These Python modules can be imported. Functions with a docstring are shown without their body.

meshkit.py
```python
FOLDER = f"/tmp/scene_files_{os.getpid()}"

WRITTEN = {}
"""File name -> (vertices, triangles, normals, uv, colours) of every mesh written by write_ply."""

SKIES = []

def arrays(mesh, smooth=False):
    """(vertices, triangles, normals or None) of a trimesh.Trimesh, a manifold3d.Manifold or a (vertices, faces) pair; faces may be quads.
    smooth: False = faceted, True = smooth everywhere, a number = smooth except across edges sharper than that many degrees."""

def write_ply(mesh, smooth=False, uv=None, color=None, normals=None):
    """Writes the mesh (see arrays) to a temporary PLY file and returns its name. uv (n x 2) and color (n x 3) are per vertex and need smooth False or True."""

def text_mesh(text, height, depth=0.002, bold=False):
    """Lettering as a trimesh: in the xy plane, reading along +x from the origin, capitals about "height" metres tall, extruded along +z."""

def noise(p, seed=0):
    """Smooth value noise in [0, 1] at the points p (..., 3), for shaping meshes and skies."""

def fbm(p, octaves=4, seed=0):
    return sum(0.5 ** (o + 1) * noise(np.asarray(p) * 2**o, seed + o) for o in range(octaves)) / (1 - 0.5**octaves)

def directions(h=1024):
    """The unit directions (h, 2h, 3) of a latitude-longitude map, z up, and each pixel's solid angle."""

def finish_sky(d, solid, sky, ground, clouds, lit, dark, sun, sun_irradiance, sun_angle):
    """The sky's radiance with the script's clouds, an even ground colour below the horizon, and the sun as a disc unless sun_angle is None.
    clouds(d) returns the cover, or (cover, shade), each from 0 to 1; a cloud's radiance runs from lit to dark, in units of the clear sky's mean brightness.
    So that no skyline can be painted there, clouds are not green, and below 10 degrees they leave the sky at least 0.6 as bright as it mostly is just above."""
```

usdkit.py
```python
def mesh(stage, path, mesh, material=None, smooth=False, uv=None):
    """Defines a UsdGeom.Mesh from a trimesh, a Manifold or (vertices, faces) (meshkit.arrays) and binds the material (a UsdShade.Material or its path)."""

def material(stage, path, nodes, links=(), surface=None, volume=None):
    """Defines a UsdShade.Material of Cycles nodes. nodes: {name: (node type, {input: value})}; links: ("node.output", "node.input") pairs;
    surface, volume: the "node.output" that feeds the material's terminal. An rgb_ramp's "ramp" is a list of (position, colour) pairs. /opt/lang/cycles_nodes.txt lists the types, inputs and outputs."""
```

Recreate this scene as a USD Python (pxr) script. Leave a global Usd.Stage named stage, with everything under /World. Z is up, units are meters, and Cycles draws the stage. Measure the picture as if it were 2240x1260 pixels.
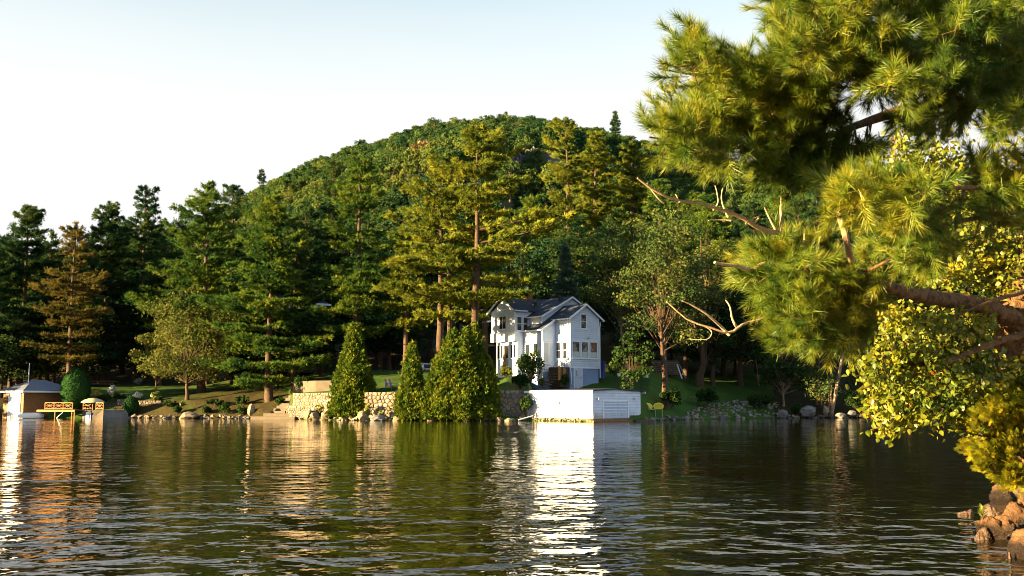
import math, random
import numpy as np, trimesh, shapely, usdkit, meshkit
from scipy.spatial import ConvexHull
from pxr import Usd, UsdGeom, UsdLux, UsdShade, Gf, Sdf, Vt

stage = Usd.Stage.CreateInMemory()
UsdGeom.Xform.Define(stage, '/World')
UsdGeom.Scope.Define(stage, '/World/Looks')

# ------------------------------------------------------------------ camera, sky, sun
F, CX, CY, HZ, CAMZ = 2178.0, 1120.0, 630.0, 880.0, 1.6
TH = math.atan((HZ - CY) / F)
CT, ST = math.cos(TH), math.sin(TH)
EXPOSURE = 3.0
cam = UsdGeom.Camera.Define(stage, '/World/camera')
cam.AddTranslateOp().Set((0, 0, CAMZ))
cam.AddRotateXOp().Set(90 + math.degrees(TH))
cam.CreateFocalLengthAttr(35.0)
cam.CreateHorizontalApertureAttr(36.0)
cam.CreateVerticalApertureAttr(36.0 * 9 / 16)
cam.CreateClippingRangeAttr((0.1, 5000.0))
cam.CreateExposureAttr(EXPOSURE)

SUN_EL = math.radians(10.0)
sh = np.array([-0.92, -0.39]); sh /= np.linalg.norm(sh)
SUN = np.array([sh[0] * math.cos(SUN_EL), sh[1] * math.cos(SUN_EL), math.sin(SUN_EL)])
VEIL = (2.72, 2.70, 2.64)
SKY_STRENGTH, SUN_INT, SUN_COL = 0.05, 1.25, (1.0, 0.69, 0.31)
usdkit.material(stage, '/World/Looks/sky', {
    'sky': ('sky_texture', {'sky_type': 'single_scattering', 'sun_disc': False, 'sun_elevation': SUN_EL,
                            'sun_rotation': math.atan2(SUN[0], SUN[1]), 'air_density': 1.6, 'aerosol_density': 1.0, 'ozone_density': 2.0}),
    # a thin veil of high cloud, densest low down, the same all the way round
    'tc': ('texture_coordinate', {}), 'sep': ('separate_xyz', {}), 'cn': ('noise_texture', {'scale': 2.2, 'detail': 4}), 'mp': ('mapping', {'scale': (1, 1, 3.5)}),
    'el': ('map_range', {'range_type': 'smoothstep', 'from_min': .22, 'from_max': .50, 'to_min': .97, 'to_max': .05, 'clamp': True}),
    'nr': ('map_range', {'from_min': .3, 'from_max': .7, 'to_min': -.05, 'to_max': .05, 'clamp': True}), 'ad': ('math', {'math_type': 'add', 'use_clamp': True}),
    'mx': ('mix_color', {'b': VEIL, 'use_clamp_result': False}), 'bg': ('background_shader', {'strength': SKY_STRENGTH})},
    [('tc.generated', 'sep.vector'), ('sep.z', 'el.value'), ('tc.generated', 'mp.vector'), ('mp.vector', 'cn.vector'), ('cn.fac', 'nr.value'), ('el.result', 'ad.value1'), ('nr.result', 'ad.value2'),
     ('ad.value', 'mx.fac'), ('sky.color', 'mx.a'), ('mx.result', 'bg.color')], surface='bg.background')
dome = UsdLux.DomeLight.Define(stage, '/World/sky')
UsdShade.MaterialBindingAPI.Apply(dome.GetPrim()).Bind(UsdShade.Material.Get(stage, '/World/Looks/sky'))
dome.GetPrim().SetCustomDataByKey('kind', 'structure')
sun = UsdLux.DistantLight.Define(stage, '/World/sun')
zx = SUN; xx = np.cross([0, 0, 1.0], zx); xx /= np.linalg.norm(xx); yx = np.cross(zx, xx)
sun.AddTransformOp().Set(Gf.Matrix4d(*xx, 0, *yx, 0, *zx, 0, 0, 0, 0, 1))
sun.CreateIntensityAttr(SUN_INT); sun.CreateAngleAttr(0.5); sun.CreateNormalizeAttr(True)
sun.CreateColorAttr(Gf.Vec3f(*SUN_COL))


# ------------------------------------------------------------------ helpers
def P(px, py, D):
    """The point seen at pixel (px, py) of the photograph at distance D in front of the camera."""
    r, u = (px - CX) / F, -(py - CY) / F
    d = np.array([r, CT - u * ST, ST + u * CT])
    return np.array([0, 0, CAMZ]) + d * (D / d[1])


def XL(px, D):
    return (px - CX) / F * CT * D


def PXOF(x, y):
    return CX + np.asarray(x) / np.asarray(y) * F / CT


def ZY(py, D):
    return P(CX, py, D)[2]


def unit(v):
    v = np.asarray(v, float)
    return v / (np.linalg.norm(v, axis=-1, keepdims=True) + 1e-12)


_used = {}


def numbered(parent, name):
    k = (parent, name)
    n = _used.get(k, -1) + 1
    _used[k] = n
    return f'{parent}/{name}' if n == 0 else f'{parent}/{name}_{n:03d}'


def tag(prim, label=None, cat=None, group=None, kind=None):
    for k, v in (('label', label), ('category', cat), ('group', group), ('kind', kind)):
        if v:
            prim.SetCustomDataByKey(k, v)


class MB:
    """Collects boxes, tubes and loose triangles into one mesh."""

    def __init__(self):
        self.v, self.f, self.n = [], [], 0

    def add(self, v, f):
        v, f = np.asarray(v, float), np.asarray(f, int)
        if f.shape[1] == 4:
            f = np.vstack([f[:, [0, 1, 2]], f[:, [0, 2, 3]]])
        self.v.append(v); self.f.append(f + self.n); self.n += len(v)
        return self

    def tm(self, m):
        return self.add(m.vertices, m.faces)

    def box(self, o, a, b, c):
        """A box from corner o along the vectors a, b, c (right-handed)."""
        o, a, b, c = (np.asarray(t, float) for t in (o, a, b, c))
        v = [o, o + a, o + a + b, o + b, o + c, o + a + c, o + a + b + c, o + b + c]
        f = [[0, 3, 2, 1], [4, 5, 6, 7], [0, 1, 5, 4], [1, 2, 6, 5], [2, 3, 7, 6], [3, 0, 4, 7]]
        if np.dot(np.cross(a, b), c) < 0:
            f = [q[::-1] for q in f]
        return self.add(v, f)

    def bar(self, p, q, w, h=None, up=(0, 0, 1)):
        p, q = np.asarray(p, float), np.asarray(q, float)
        h = h or w
        d = unit(q - p)
        up = np.asarray(up, float)
        if abs(np.dot(d, up)) > .95:
            up = np.array([1.0, 0, 0])
        s = unit(np.cross(d, up)); t = np.cross(s, d)
        return self.box(p - s * w / 2 - t * h / 2, q - p, s * w, t * h)

    def tube(self, pts, radii, sides=6, cap=True):
        p = np.asarray(pts, float)
        r = np.broadcast_to(np.asarray(radii, float), (len(p),))
        t = unit(np.gradient(p, axis=0))
        ref = np.array([0, 0, 1.0]) if abs(t[len(t) // 2][2]) < .8 else np.array([1.0, 0, 0])
        a = unit(np.cross(t, ref)); b = np.cross(t, a)
        ang = np.arange(sides) * 2 * math.pi / sides
        v = p[:, None] + r[:, None, None] * (np.cos(ang)[None, :, None] * a[:, None] + np.sin(ang)[None, :, None] * b[:, None])
        i, j = np.meshgrid(np.arange(len(p) - 1), np.arange(sides), indexing='ij')
        q = np.stack([i * sides + j, i * sides + (j + 1) % sides, (i + 1) * sides + (j + 1) % sides, (i + 1) * sides + j], -1).reshape(-1, 4)
        self.add(v.reshape(-1, 3), q[:, ::-1])
        if cap:
            e = (len(p) - 1) * sides
            self.f.append(np.array([[e, e + k + 1, e + k] for k in range(1, sides - 1)])[:, ::-1] + self.n - len(v.reshape(-1, 3)))
            self.f.append(np.array([[0, k, k + 1] for k in range(1, sides - 1)])[:, ::-1] + self.n - len(v.reshape(-1, 3)))
        return self

    def poly(self, pts):
        """A flat convex polygon."""
        n = len(pts)
        return self.add(pts, [[0, k, k + 1] for k in range(1, n - 1)])

    def slab(self, pts, t):
        """A convex flat polygon thickened by the vector t."""
        p = np.asarray(pts, float); t = np.asarray(t, float); n = len(p)
        f = [[0, k, k + 1] for k in range(1, n - 1)] + [[n, n + k + 1, n + k] for k in range(1, n - 1)]
        for k in range(n):
            j = (k + 1) % n
            f += [[k, n + k, n + j], [k, n + j, j]]
        nn = np.cross(p[1] - p[0], p[2] - p[1])
        if np.dot(nn, t) > 0:
            f = [q[::-1] for q in f]
        return self.add(np.vstack([p, p + t]), f)

    def get(self):
        return np.vstack(self.v), np.vstack(self.f)


class Thing:
    def __init__(self, name, label, cat, loc=(0, 0, 0), group=None):
        self.path = numbered('/World', name)
        self.loc = np.asarray(loc, float)
        x = UsdGeom.Xform.Define(stage, self.path)
        x.AddTranslateOp().Set(tuple(map(float, self.loc)))
        self.prim = x.GetPrim()
        tag(self.prim, label, cat, group)

    def part(self, name, mesh, mat, smooth=False, under=None, label=None, kind=None):
        if isinstance(mesh, MB):
            mesh = mesh.get()
        if isinstance(mesh, trimesh.Trimesh):
            mesh = (mesh.vertices, mesh.faces)
        v = np.asarray(mesh[0]) - self.loc
        path = numbered(under or self.path, name)
        m = usdkit.mesh(stage, path, (v, mesh[1]), M[mat], smooth)
        m.CreateDoubleSidedAttr(True)
        tag(m.GetPrim(), label, None, None, kind)
        return path


def single(name, mesh, mat, label=None, cat=None, group=None, kind=None, smooth=False):
    if isinstance(mesh, MB):
        mesh = mesh.get()
    if isinstance(mesh, trimesh.Trimesh):
        mesh = (mesh.vertices, mesh.faces)
    m = usdkit.mesh(stage, numbered('/World', name), mesh, M[mat], smooth)
    m.CreateDoubleSidedAttr(True)
    tag(m.GetPrim(), label, cat, group, kind)
    return m


def copy_of(thing, loc, rotz=0, scale=1.0, label=None, group=None, sz=None):
    name = thing.path.split('/')[-1].rstrip('0123456789').rstrip('_')
    x = UsdGeom.Xform.Define(stage, numbered('/World', name))
    p = x.GetPrim()
    p.GetReferences().AddInternalReference(thing.path)
    p.SetInstanceable(True)
    m = Gf.Matrix4d().SetScale(Gf.Vec3d(scale, scale, sz or scale)) * Gf.Matrix4d().SetRotate(Gf.Rotation(Gf.Vec3d(0, 0, 1), math.degrees(rotz))) * Gf.Matrix4d().SetTranslate(Gf.Vec3d(*map(float, loc)))
    x.ClearXformOpOrder()
    x.AddTransformOp(opSuffix='place').Set(m)
    was = thing.prim.GetCustomData()
    tag(p, label or was.get('label'), was.get('category'), group or was.get('group'))
    return p


def frames_to_quats(d, roll):
    """Quaternions that turn +z towards d, with a roll about it."""
    d = unit(d)
    ref = np.where(np.abs(d[:, 2:]) < .9, [[0, 0, 1.0]], [[1.0, 0, 0]])
    x = unit(np.cross(ref, d)); y = np.cross(d, x)
    c, s = np.cos(roll)[:, None], np.sin(roll)[:, None]
    X, Y = c * x + s * y, -s * x + c * y
    m = np.stack([X, Y, d], -1)
    from scipy.spatial.transform import Rotation
    return Rotation.from_matrix(m).as_quat()  # x y z w


def scatter(path, protos, mats, pos, quat, scale, idx, loc=(0, 0, 0), kind='stuff', smooth=False):
    pi = UsdGeom.PointInstancer.Define(stage, path)
    rel = pi.CreatePrototypesRel()
    for k, m in enumerate(protos):
        nm = f'{path}/{("leaf", "leaf_alt", "leaf_third", "leaf_fourth", "leaf_fifth", "leaf_sixth")[k]}'
        g = usdkit.mesh(stage, nm, m.get() if isinstance(m, MB) else m, M[mats[k]], smooth)
        g.CreateDoubleSidedAttr(True)
        rel.AddTarget(nm)
    pi.CreateProtoIndicesAttr(Vt.IntArray.FromNumpy(np.asarray(idx, np.int32)))
    pi.CreatePositionsAttr(Vt.Vec3fArray.FromNumpy((np.asarray(pos) - np.asarray(loc)).astype(np.float32)))
    pi.CreateOrientationsAttr(Vt.QuathArray([Gf.Quath(float(q[3]), float(q[0]), float(q[1]), float(q[2])) for q in quat]))
    sc = np.asarray(scale, float)
    sc = np.repeat(sc[:, None], 3, 1) if sc.ndim == 1 else sc
    pi.CreateScalesAttr(Vt.Vec3fArray.FromNumpy(sc.astype(np.float32)))
    tag(pi.GetPrim(), kind=kind)
    return pi


# ------------------------------------------------------------------ materials
M = {}


def plain(name, c1, c2=None, scale=3.0, rough=.7, bump=0.0, bscale=None, spec=.3, metallic=0.0, detail=4):
    c2 = c2 or tuple(k * .8 for k in c1)
    nodes = {'g': ('geometry', {}), 'n': ('noise_texture', {'scale': scale, 'detail': detail, 'roughness': .6}),
             'r': ('rgb_ramp', {'ramp': [(.32, c1), (.68, c2)]}),
             'p': ('principled_bsdf', {'roughness': rough, 'specular_ior_level': spec, 'metallic': metallic})}
    links = [('g.position', 'n.vector'), ('n.fac', 'r.fac'), ('r.color', 'p.base_color')]
    if bump:
        nodes['bn'] = ('noise_texture', {'scale': bscale or scale * 4, 'detail': 5, 'roughness': .65})
        nodes['b'] = ('bump', {'strength': 1.0, 'distance': bump})
        links += [('g.position', 'bn.vector'), ('bn.fac', 'b.height'), ('b.normal', 'p.normal')]
    M[name] = usdkit.material(stage, f'/World/Looks/{name}', nodes, links, surface='p.BSDF')


def foliage(name, dark, mid, light, scale=.25, fine=3.0, trans=.3, gloss=.06):
    nodes = {'g': ('geometry', {}),
             'n1': ('noise_texture', {'scale': scale, 'detail': 2, 'roughness': .5}),
             'n2': ('noise_texture', {'scale': fine, 'detail': 2, 'roughness': .5}),
             'm': ('math', {'math_type': 'add'}), 'h': ('math', {'math_type': 'multiply', 'value2': .5}),
             'r': ('rgb_ramp', {'ramp': [(.36, dark), (.5, mid), (.66, light)]}),
             'd': ('diffuse_bsdf', {}), 't': ('translucent_bsdf', {}), 'x': ('mix_closure', {'fac': trans}),
             'gl': ('glossy_bsdf', {'roughness': .45, 'color': (1, 1, 1)}), 'x2': ('mix_closure', {'fac': gloss})}
    links = [('g.position', 'n1.vector'), ('g.position', 'n2.vector'), ('n1.fac', 'm.value1'), ('n2.fac', 'm.value2'), ('m.value', 'h.value1'),
             ('h.value', 'r.fac'), ('r.color', 'd.color'), ('r.color', 't.color'), ('d.BSDF', 'x.closure1'), ('t.BSDF', 'x.closure2'),
             ('x.closure', 'x2.closure1'), ('gl.BSDF', 'x2.closure2')]
    M[name] = usdkit.material(stage, f'/World/Looks/{name}', nodes, links, surface='x2.closure')


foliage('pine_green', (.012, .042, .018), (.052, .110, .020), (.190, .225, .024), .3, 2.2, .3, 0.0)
foliage('pine_dark', (.007, .026, .018), (.024, .060, .022), (.100, .135, .026), .3, 2.2, .3, 0.0)  # needle colour lowered to stand in for shade in the wood
foliage('pine_gold', (.036, .066, .012), (.120, .152, .020), (.275, .270, .030), .3, 2.2, .3, 0.0)
foliage('pine_rust', (.045, .052, .016), (.100, .088, .022), (.165, .120, .028), .3, 2.2, .3, 0.0)
foliage('spruce', (.016, .045, .028), (.026, .065, .038), (.040, .085, .045), .4, 2.5, .2)
foliage('leaf_olive', (.038, .060, .016), (.086, .104, .024), (.165, .165, .038), .4, 3, .3, 0.0)
foliage('leaf_grey', (.022, .050, .020), (.060, .092, .026), (.170, .170, .042), .35, 2.5, .3, 0.0)
foliage('leaf_maple', (.014, .036, .012), (.028, .058, .016), (.050, .080, .020), .5, 3, .3, 0.0)  # leaf colour darkened in place of the shade around these trees
foliage('cedar', (.026, .062, .012), (.080, .120, .014), (.185, .195, .020), .7, 3.5, .25, 0.0)
foliage('hedge', (.014, .046, .014), (.022, .064, .018), (.034, .080, .022), .8, 6, .15, 0.0)
foliage('hill_green', (.020, .055, .022), (.055, .096, .026), (.140, .160, .036), .02, .12, .3, 0.0)
foliage('hill_dark', (.010, .036, .018), (.024, .058, .024), (.060, .092, .028), .02, .12, .3, 0.0)  # darker crown colour, with the shade of the wood worked in
foliage('hill_rust', (.080, .060, .020), (.115, .082, .026), (.150, .100, .030), .02, .12, .3, .03)
foliage('near_needles', (.030, .080, .010), (.115, .165, .012), (.260, .245, .014), .7, 5, .25, .03)
foliage('near_leaves', (.050, .095, .010), (.150, .180, .010), (.310, .260, .012), 1.6, 9, .40, .03)
foliage('near_cedar', (.045, .085, .008), (.165, .165, .010), (.36, .285, .012), 2.6, 9, .4, 0.0)
foliage('grass_tuft', (.09, .13, .016), (.16, .19, .022), (.24, .24, .03), .5, 4)
foliage('flower_white', (.55, .55, .48), (.7, .7, .62), (.8, .8, .72), 1, 8)
foliage('flower_gold', (.35, .25, .03), (.5, .36, .04), (.6, .45, .06), 1, 8)
foliage('leaf_autumn', (.32, .08, .02), (.40, .12, .02), (.45, .16, .03), 1, 8)
plain('bark', (.085, .052, .032), (.042, .028, .02), 5, .9, .03, 14)
plain('bark_pale', (.26, .19, .13), (.13, .09, .06), 5, .9, .03, 14)
plain('bark_near', (.27, .15, .062), (.045, .026, .014), 11, .9, .10, 22)
plain('dead_wood', (.58, .41, .25), (.34, .23, .135), 14, .8, .01, 60)
plain('white_paint', (.50, .58, .74), (.41, .49, .64), 1.2, .55, .002, 30)  # blue of the open shade mixed into the white base colour
plain('white_trim', (.60, .66, .76), (.54, .60, .70), 1.5, .5)
plain('roof_dark', (.026, .038, .070), (.016, .024, .045), 6, .85, .01, 30)
plain('roof_grey', (.13, .145, .20), (.085, .10, .14), 9, .85, .015, 40)
plain('foundation_blue', (.17, .25, .44), (.14, .21, .38), 2, .8, .006, 25)
plain('stone', (.23, .185, .135), (.12, .10, .078), 1.6, .85, .02, 12)
plain('stone_warm', (.26, .20, .13), (.14, .11, .075), 1.6, .85, .02, 12)
plain('stone_grey', (.17, .17, .175), (.09, .09, .095), 1.6, .85, .02, 12)
plain('stone_pale', (.30, .27, .22), (.19, .17, .145), 1.6, .85, .02, 12)
plain('mortar', (.12, .105, .085), (.07, .06, .05), 4, .95, .02, 14)
M['rock_near'] = usdkit.material(stage, '/World/Looks/rock_near', {
    'g': ('geometry', {}), 'n': ('noise_texture', {'scale': 3.6, 'detail': 6, 'roughness': .65}), 'bn': ('noise_texture', {'scale': 7, 'detail': 7, 'roughness': .7}), 'wn': ('noise_texture', {'scale': 4, 'detail': 3}),
    'r': ('rgb_ramp', {'ramp': [(.30, (.045, .024, .014)), (.48, (.135, .070, .032)), (.70, (.225, .125, .055))]}),
    'z': ('separate_xyz', {}), 'za': ('math', {'math_type': 'multiply_add', 'value2': -.22}), 'wet': ('map_range', {'from_min': .02, 'from_max': .10, 'clamp': True}),
    'mx': ('mix_color', {'a': (.022, .014, .009)}), 'rg': ('map_range', {'from_min': 0.0, 'from_max': 1.0, 'to_min': .3, 'to_max': .85}),
    'b': ('bump', {'strength': 1.0, 'distance': .14}), 'p': ('principled_bsdf', {'specular_ior_level': .3})},
    [('g.position', 'n.vector'), ('g.position', 'bn.vector'), ('g.position', 'wn.vector'), ('n.fac', 'r.fac'), ('g.position', 'z.vector'), ('wn.fac', 'za.value1'), ('z.z', 'za.value3'),
     ('za.value', 'wet.value'), ('wet.result', 'mx.fac'), ('r.color', 'mx.b'), ('mx.result', 'p.base_color'), ('wet.result', 'rg.value'), ('rg.result', 'p.roughness'), ('bn.fac', 'b.height'), ('b.normal', 'p.normal')], surface='p.BSDF')
plain('rock_wet', (.085, .05, .032), (.04, .026, .018), 3, .45, .04, 9)
plain('cliff', (.13, .125, .14), (.06, .06, .07), .12, .9, .3, .6)
plain('concrete', (.105, .086, .064), (.075, .062, .048), 2, .85, .006, 18)
plain('wood_brown', (.17, .085, .032), (.10, .052, .022), 5, .6, .006, 25)
plain('wood_gold', (.36, .17, .045), (.24, .11, .034), 5, .6, .004, 25)
plain('wood_pale', (.20, .155, .10), (.13, .10, .07), 5, .7, .004, 25)
plain('wood_dark', (.07, .05, .035), (.04, .03, .022), 5, .7, .004, 25)
plain('glass_dark', (.018, .022, .026), (.012, .016, .02), 1, .04, spec=.9)
plain('curtain', (.42, .46, .5), (.34, .38, .42), 4, .8)
plain('black_metal', (.02, .02, .022), (.015, .015, .016), 4, .45)
plain('grey_metal', (.45, .46, .48), (.38, .39, .40), 4, .35, metallic=.8)
plain('brick', (.30, .115, .07), (.20, .075, .05), 9, .9, .006, 40)
plain('canvas', (.46, .42, .26), (.40, .36, .22), 2, .85)
plain('car_silver', (.50, .54, .60), (.46, .50, .56), 2, .3, metallic=.35)
plain('tail_red', (.5, .02, .015), (.4, .015, .012), 4, .3)
plain('tyre', (.02, .02, .02), (.014, .014, .014), 8, .8)
plain('plastic_yellow', (.75, .62, .05), (.68, .55, .04), 5, .45)
plain('plastic_blue', (.03, .05, .28), (.025, .04, .23), 5, .45)
plain('cloth_blue', (.10, .17, .42), (.08, .13, .34), 5, .9)
plain('cloth_orange', (.62, .28, .05), (.52, .22, .04), 5, .9)
plain('pot_white', (.72, .72, .70), (.64, .64, .62), 5, .6)
plain('door_blue', (.36, .43, .56), (.31, .375, .50), 3, .5)
# the boathouse's paint: weathered, with a brown tide mark near the water
M['boathouse_paint'] = usdkit.material(stage, '/World/Looks/boathouse_paint', {
    'g': ('geometry', {}), 'n': ('noise_texture', {'scale': 1.4, 'detail': 5, 'roughness': .65}), 'st': ('mapping', {'scale': (5, 5, .5)}), 'sn': ('noise_texture', {'scale': 1.0, 'detail': 4}),
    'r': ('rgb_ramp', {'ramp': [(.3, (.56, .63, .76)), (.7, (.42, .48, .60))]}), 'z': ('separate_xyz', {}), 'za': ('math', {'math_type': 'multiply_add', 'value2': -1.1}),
    'tide': ('map_range', {'range_type': 'smoothstep', 'from_min': -.35, 'from_max': .35, 'to_min': .75, 'to_max': 0.0, 'clamp': True}), 'mx': ('mix_color', {'b': (.20, .15, .09)}), 'p': ('principled_bsdf', {'roughness': .6})},
    [('g.position', 'n.vector'), ('n.fac', 'r.fac'), ('g.position', 'st.vector'), ('st.vector', 'sn.vector'), ('g.position', 'z.vector'), ('sn.fac', 'za.value1'), ('z.z', 'za.value3'), ('za.value', 'tide.value'),
     ('tide.result', 'mx.fac'), ('r.color', 'mx.a'), ('mx.result', 'p.base_color')], surface='p.BSDF')
# the ground: mown grass, needle litter and bare earth, by place
M['lawn'] = usdkit.material(stage, '/World/Looks/lawn', {
    'g': ('geometry', {}), 'n1': ('noise_texture', {'scale': .35, 'detail': 4}), 'n2': ('noise_texture', {'scale': 6, 'detail': 3}),
    'r': ('rgb_ramp', {'ramp': [(.3, (.022, .058, .010)), (.55, (.038, .078, .013)), (.75, (.062, .084, .016))]}),
    'e': ('rgb_ramp', {'ramp': [(.3, (.020, .020, .008)), (.55, (.040, .032, .012)), (.75, (.070, .050, .018))]}),
    'at': ('attribute', {'attribute': 'earth'}), 'mx': ('mix_color', {}),
    'b': ('bump', {'strength': 1.0, 'distance': .04}), 'p': ('principled_bsdf', {'roughness': .9, 'specular_ior_level': .1})},
    [('g.position', 'n1.vector'), ('g.position', 'n2.vector'), ('n1.fac', 'r.fac'), ('n2.fac', 'e.fac'), ('at.fac', 'mx.fac'), ('r.color', 'mx.a'), ('e.color', 'mx.b'),
     ('n2.fac', 'b.height'), ('b.normal', 'p.normal'), ('mx.result', 'p.base_color')], surface='p.BSDF')
plain('forest_floor', (.035, .032, .016), (.055, .055, .022), .2, .95, .1, 1)
plain('near_bank', (.13, .085, .04), (.075, .06, .025), 3, .95, .05, 12)
# lake water: dark peaty body, rippled surface
M['water'] = usdkit.material(stage, '/World/Looks/water', {
    'g': ('geometry', {}),
    'm1': ('mapping', {'scale': (.85, 1.0, 1.0), 'rotation': (0, 0, .25)}), 'm2': ('mapping', {'scale': (.95, 1.0, 1.0), 'rotation': (0, 0, -.35)}),
    'w1': ('noise_texture', {'scale': 1.3, 'detail': 2, 'roughness': .45, 'distortion': .3}),
    'w2': ('noise_texture', {'scale': 3.8, 'detail': 2, 'roughness': .5, 'distortion': .2}),
    'w3': ('noise_texture', {'scale': 9.0, 'detail': 1, 'roughness': .5}),
    'gust': ('noise_texture', {'scale': .085, 'detail': 3}), 'gr': ('map_range', {'from_min': .38, 'from_max': .62, 'to_min': .3, 'to_max': 1.5, 'clamp': True}),
    'gd': ('vector_math', {'math_type': 'distance', 'vector2': (-9.0, 12.0, 0.0)}), 'gf': ('map_range', {'range_type': 'smoothstep', 'from_min': 2.0, 'from_max': 22.0, 'to_min': 2.6, 'to_max': .44, 'clamp': True}), 'gm': ('math', {'math_type': 'multiply'}),
    'a1': ('math', {'math_type': 'multiply', 'value2': .62}), 'a2': ('math', {'math_type': 'multiply_add', 'value2': .13}),
    'a3': ('math', {'math_type': 'multiply_add', 'value2': .016}), 'am': ('math', {'math_type': 'multiply'}),
    'b': ('bump', {'strength': 1.0, 'distance': .105, 'use_object_space': False}),
    'p': ('principled_bsdf', {'base_color': (.006, .0048, .0012), 'roughness': .03, 'ior': 1.33, 'specular_ior_level': .34})},
    [('g.position', 'm1.vector'), ('g.position', 'm2.vector'), ('m1.vector', 'w1.vector'), ('m2.vector', 'w2.vector'), ('g.position', 'w3.vector'),
     ('g.position', 'gust.vector'), ('gust.fac', 'gr.value'), ('w1.fac', 'a1.value1'), ('w2.fac', 'a2.value1'), ('a1.value', 'a2.value3'),
     ('w3.fac', 'a3.value1'), ('a2.value', 'a3.value3'), ('a3.value', 'am.value1'), ('g.position', 'gd.vector1'), ('gd.value', 'gf.value'), ('gf.result', 'gm.value1'), ('gr.result', 'gm.value2'), ('gm.value', 'am.value2'), ('am.value', 'b.height'), ('b.normal', 'p.normal')], surface='p.BSDF')

# ------------------------------------------------------------------ the ground, the hill and the lake
SHORE = np.array([(-2600, 122), (-700, 104), (-250, 97), (-60, 103.2), (0, 104.5), (190, 104), (270, 103), (380, 100.5), (550, 98), (640, 95), (740, 89.6), (890, 88), (1000, 87.2), (1090, 86.6),  # unseen left shore pushed forward to carry the added shade pine
                  (1160, 87.6), (1297, 81.9), (1410, 85.6), (1450, 90), (1500, 94), (1600, 99), (1750, 103), (1900, 105), (2200, 106), (2600, 104), (4800, 95)], float)
WALLP = [(0, 0), (1.0, .35), (1.5, .45), (1.7, 2.5), (4, 2.8), (10, 3.7), (17, 4.9), (30, 5.5), (45, 9)]
BOATP = [(0, 0), (.4, .12), (.75, .16), (1.5, 1.4), (4, 2.3), (9, 2.45), (11, 3.0), (14, 3.6), (45, 9)]
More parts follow.
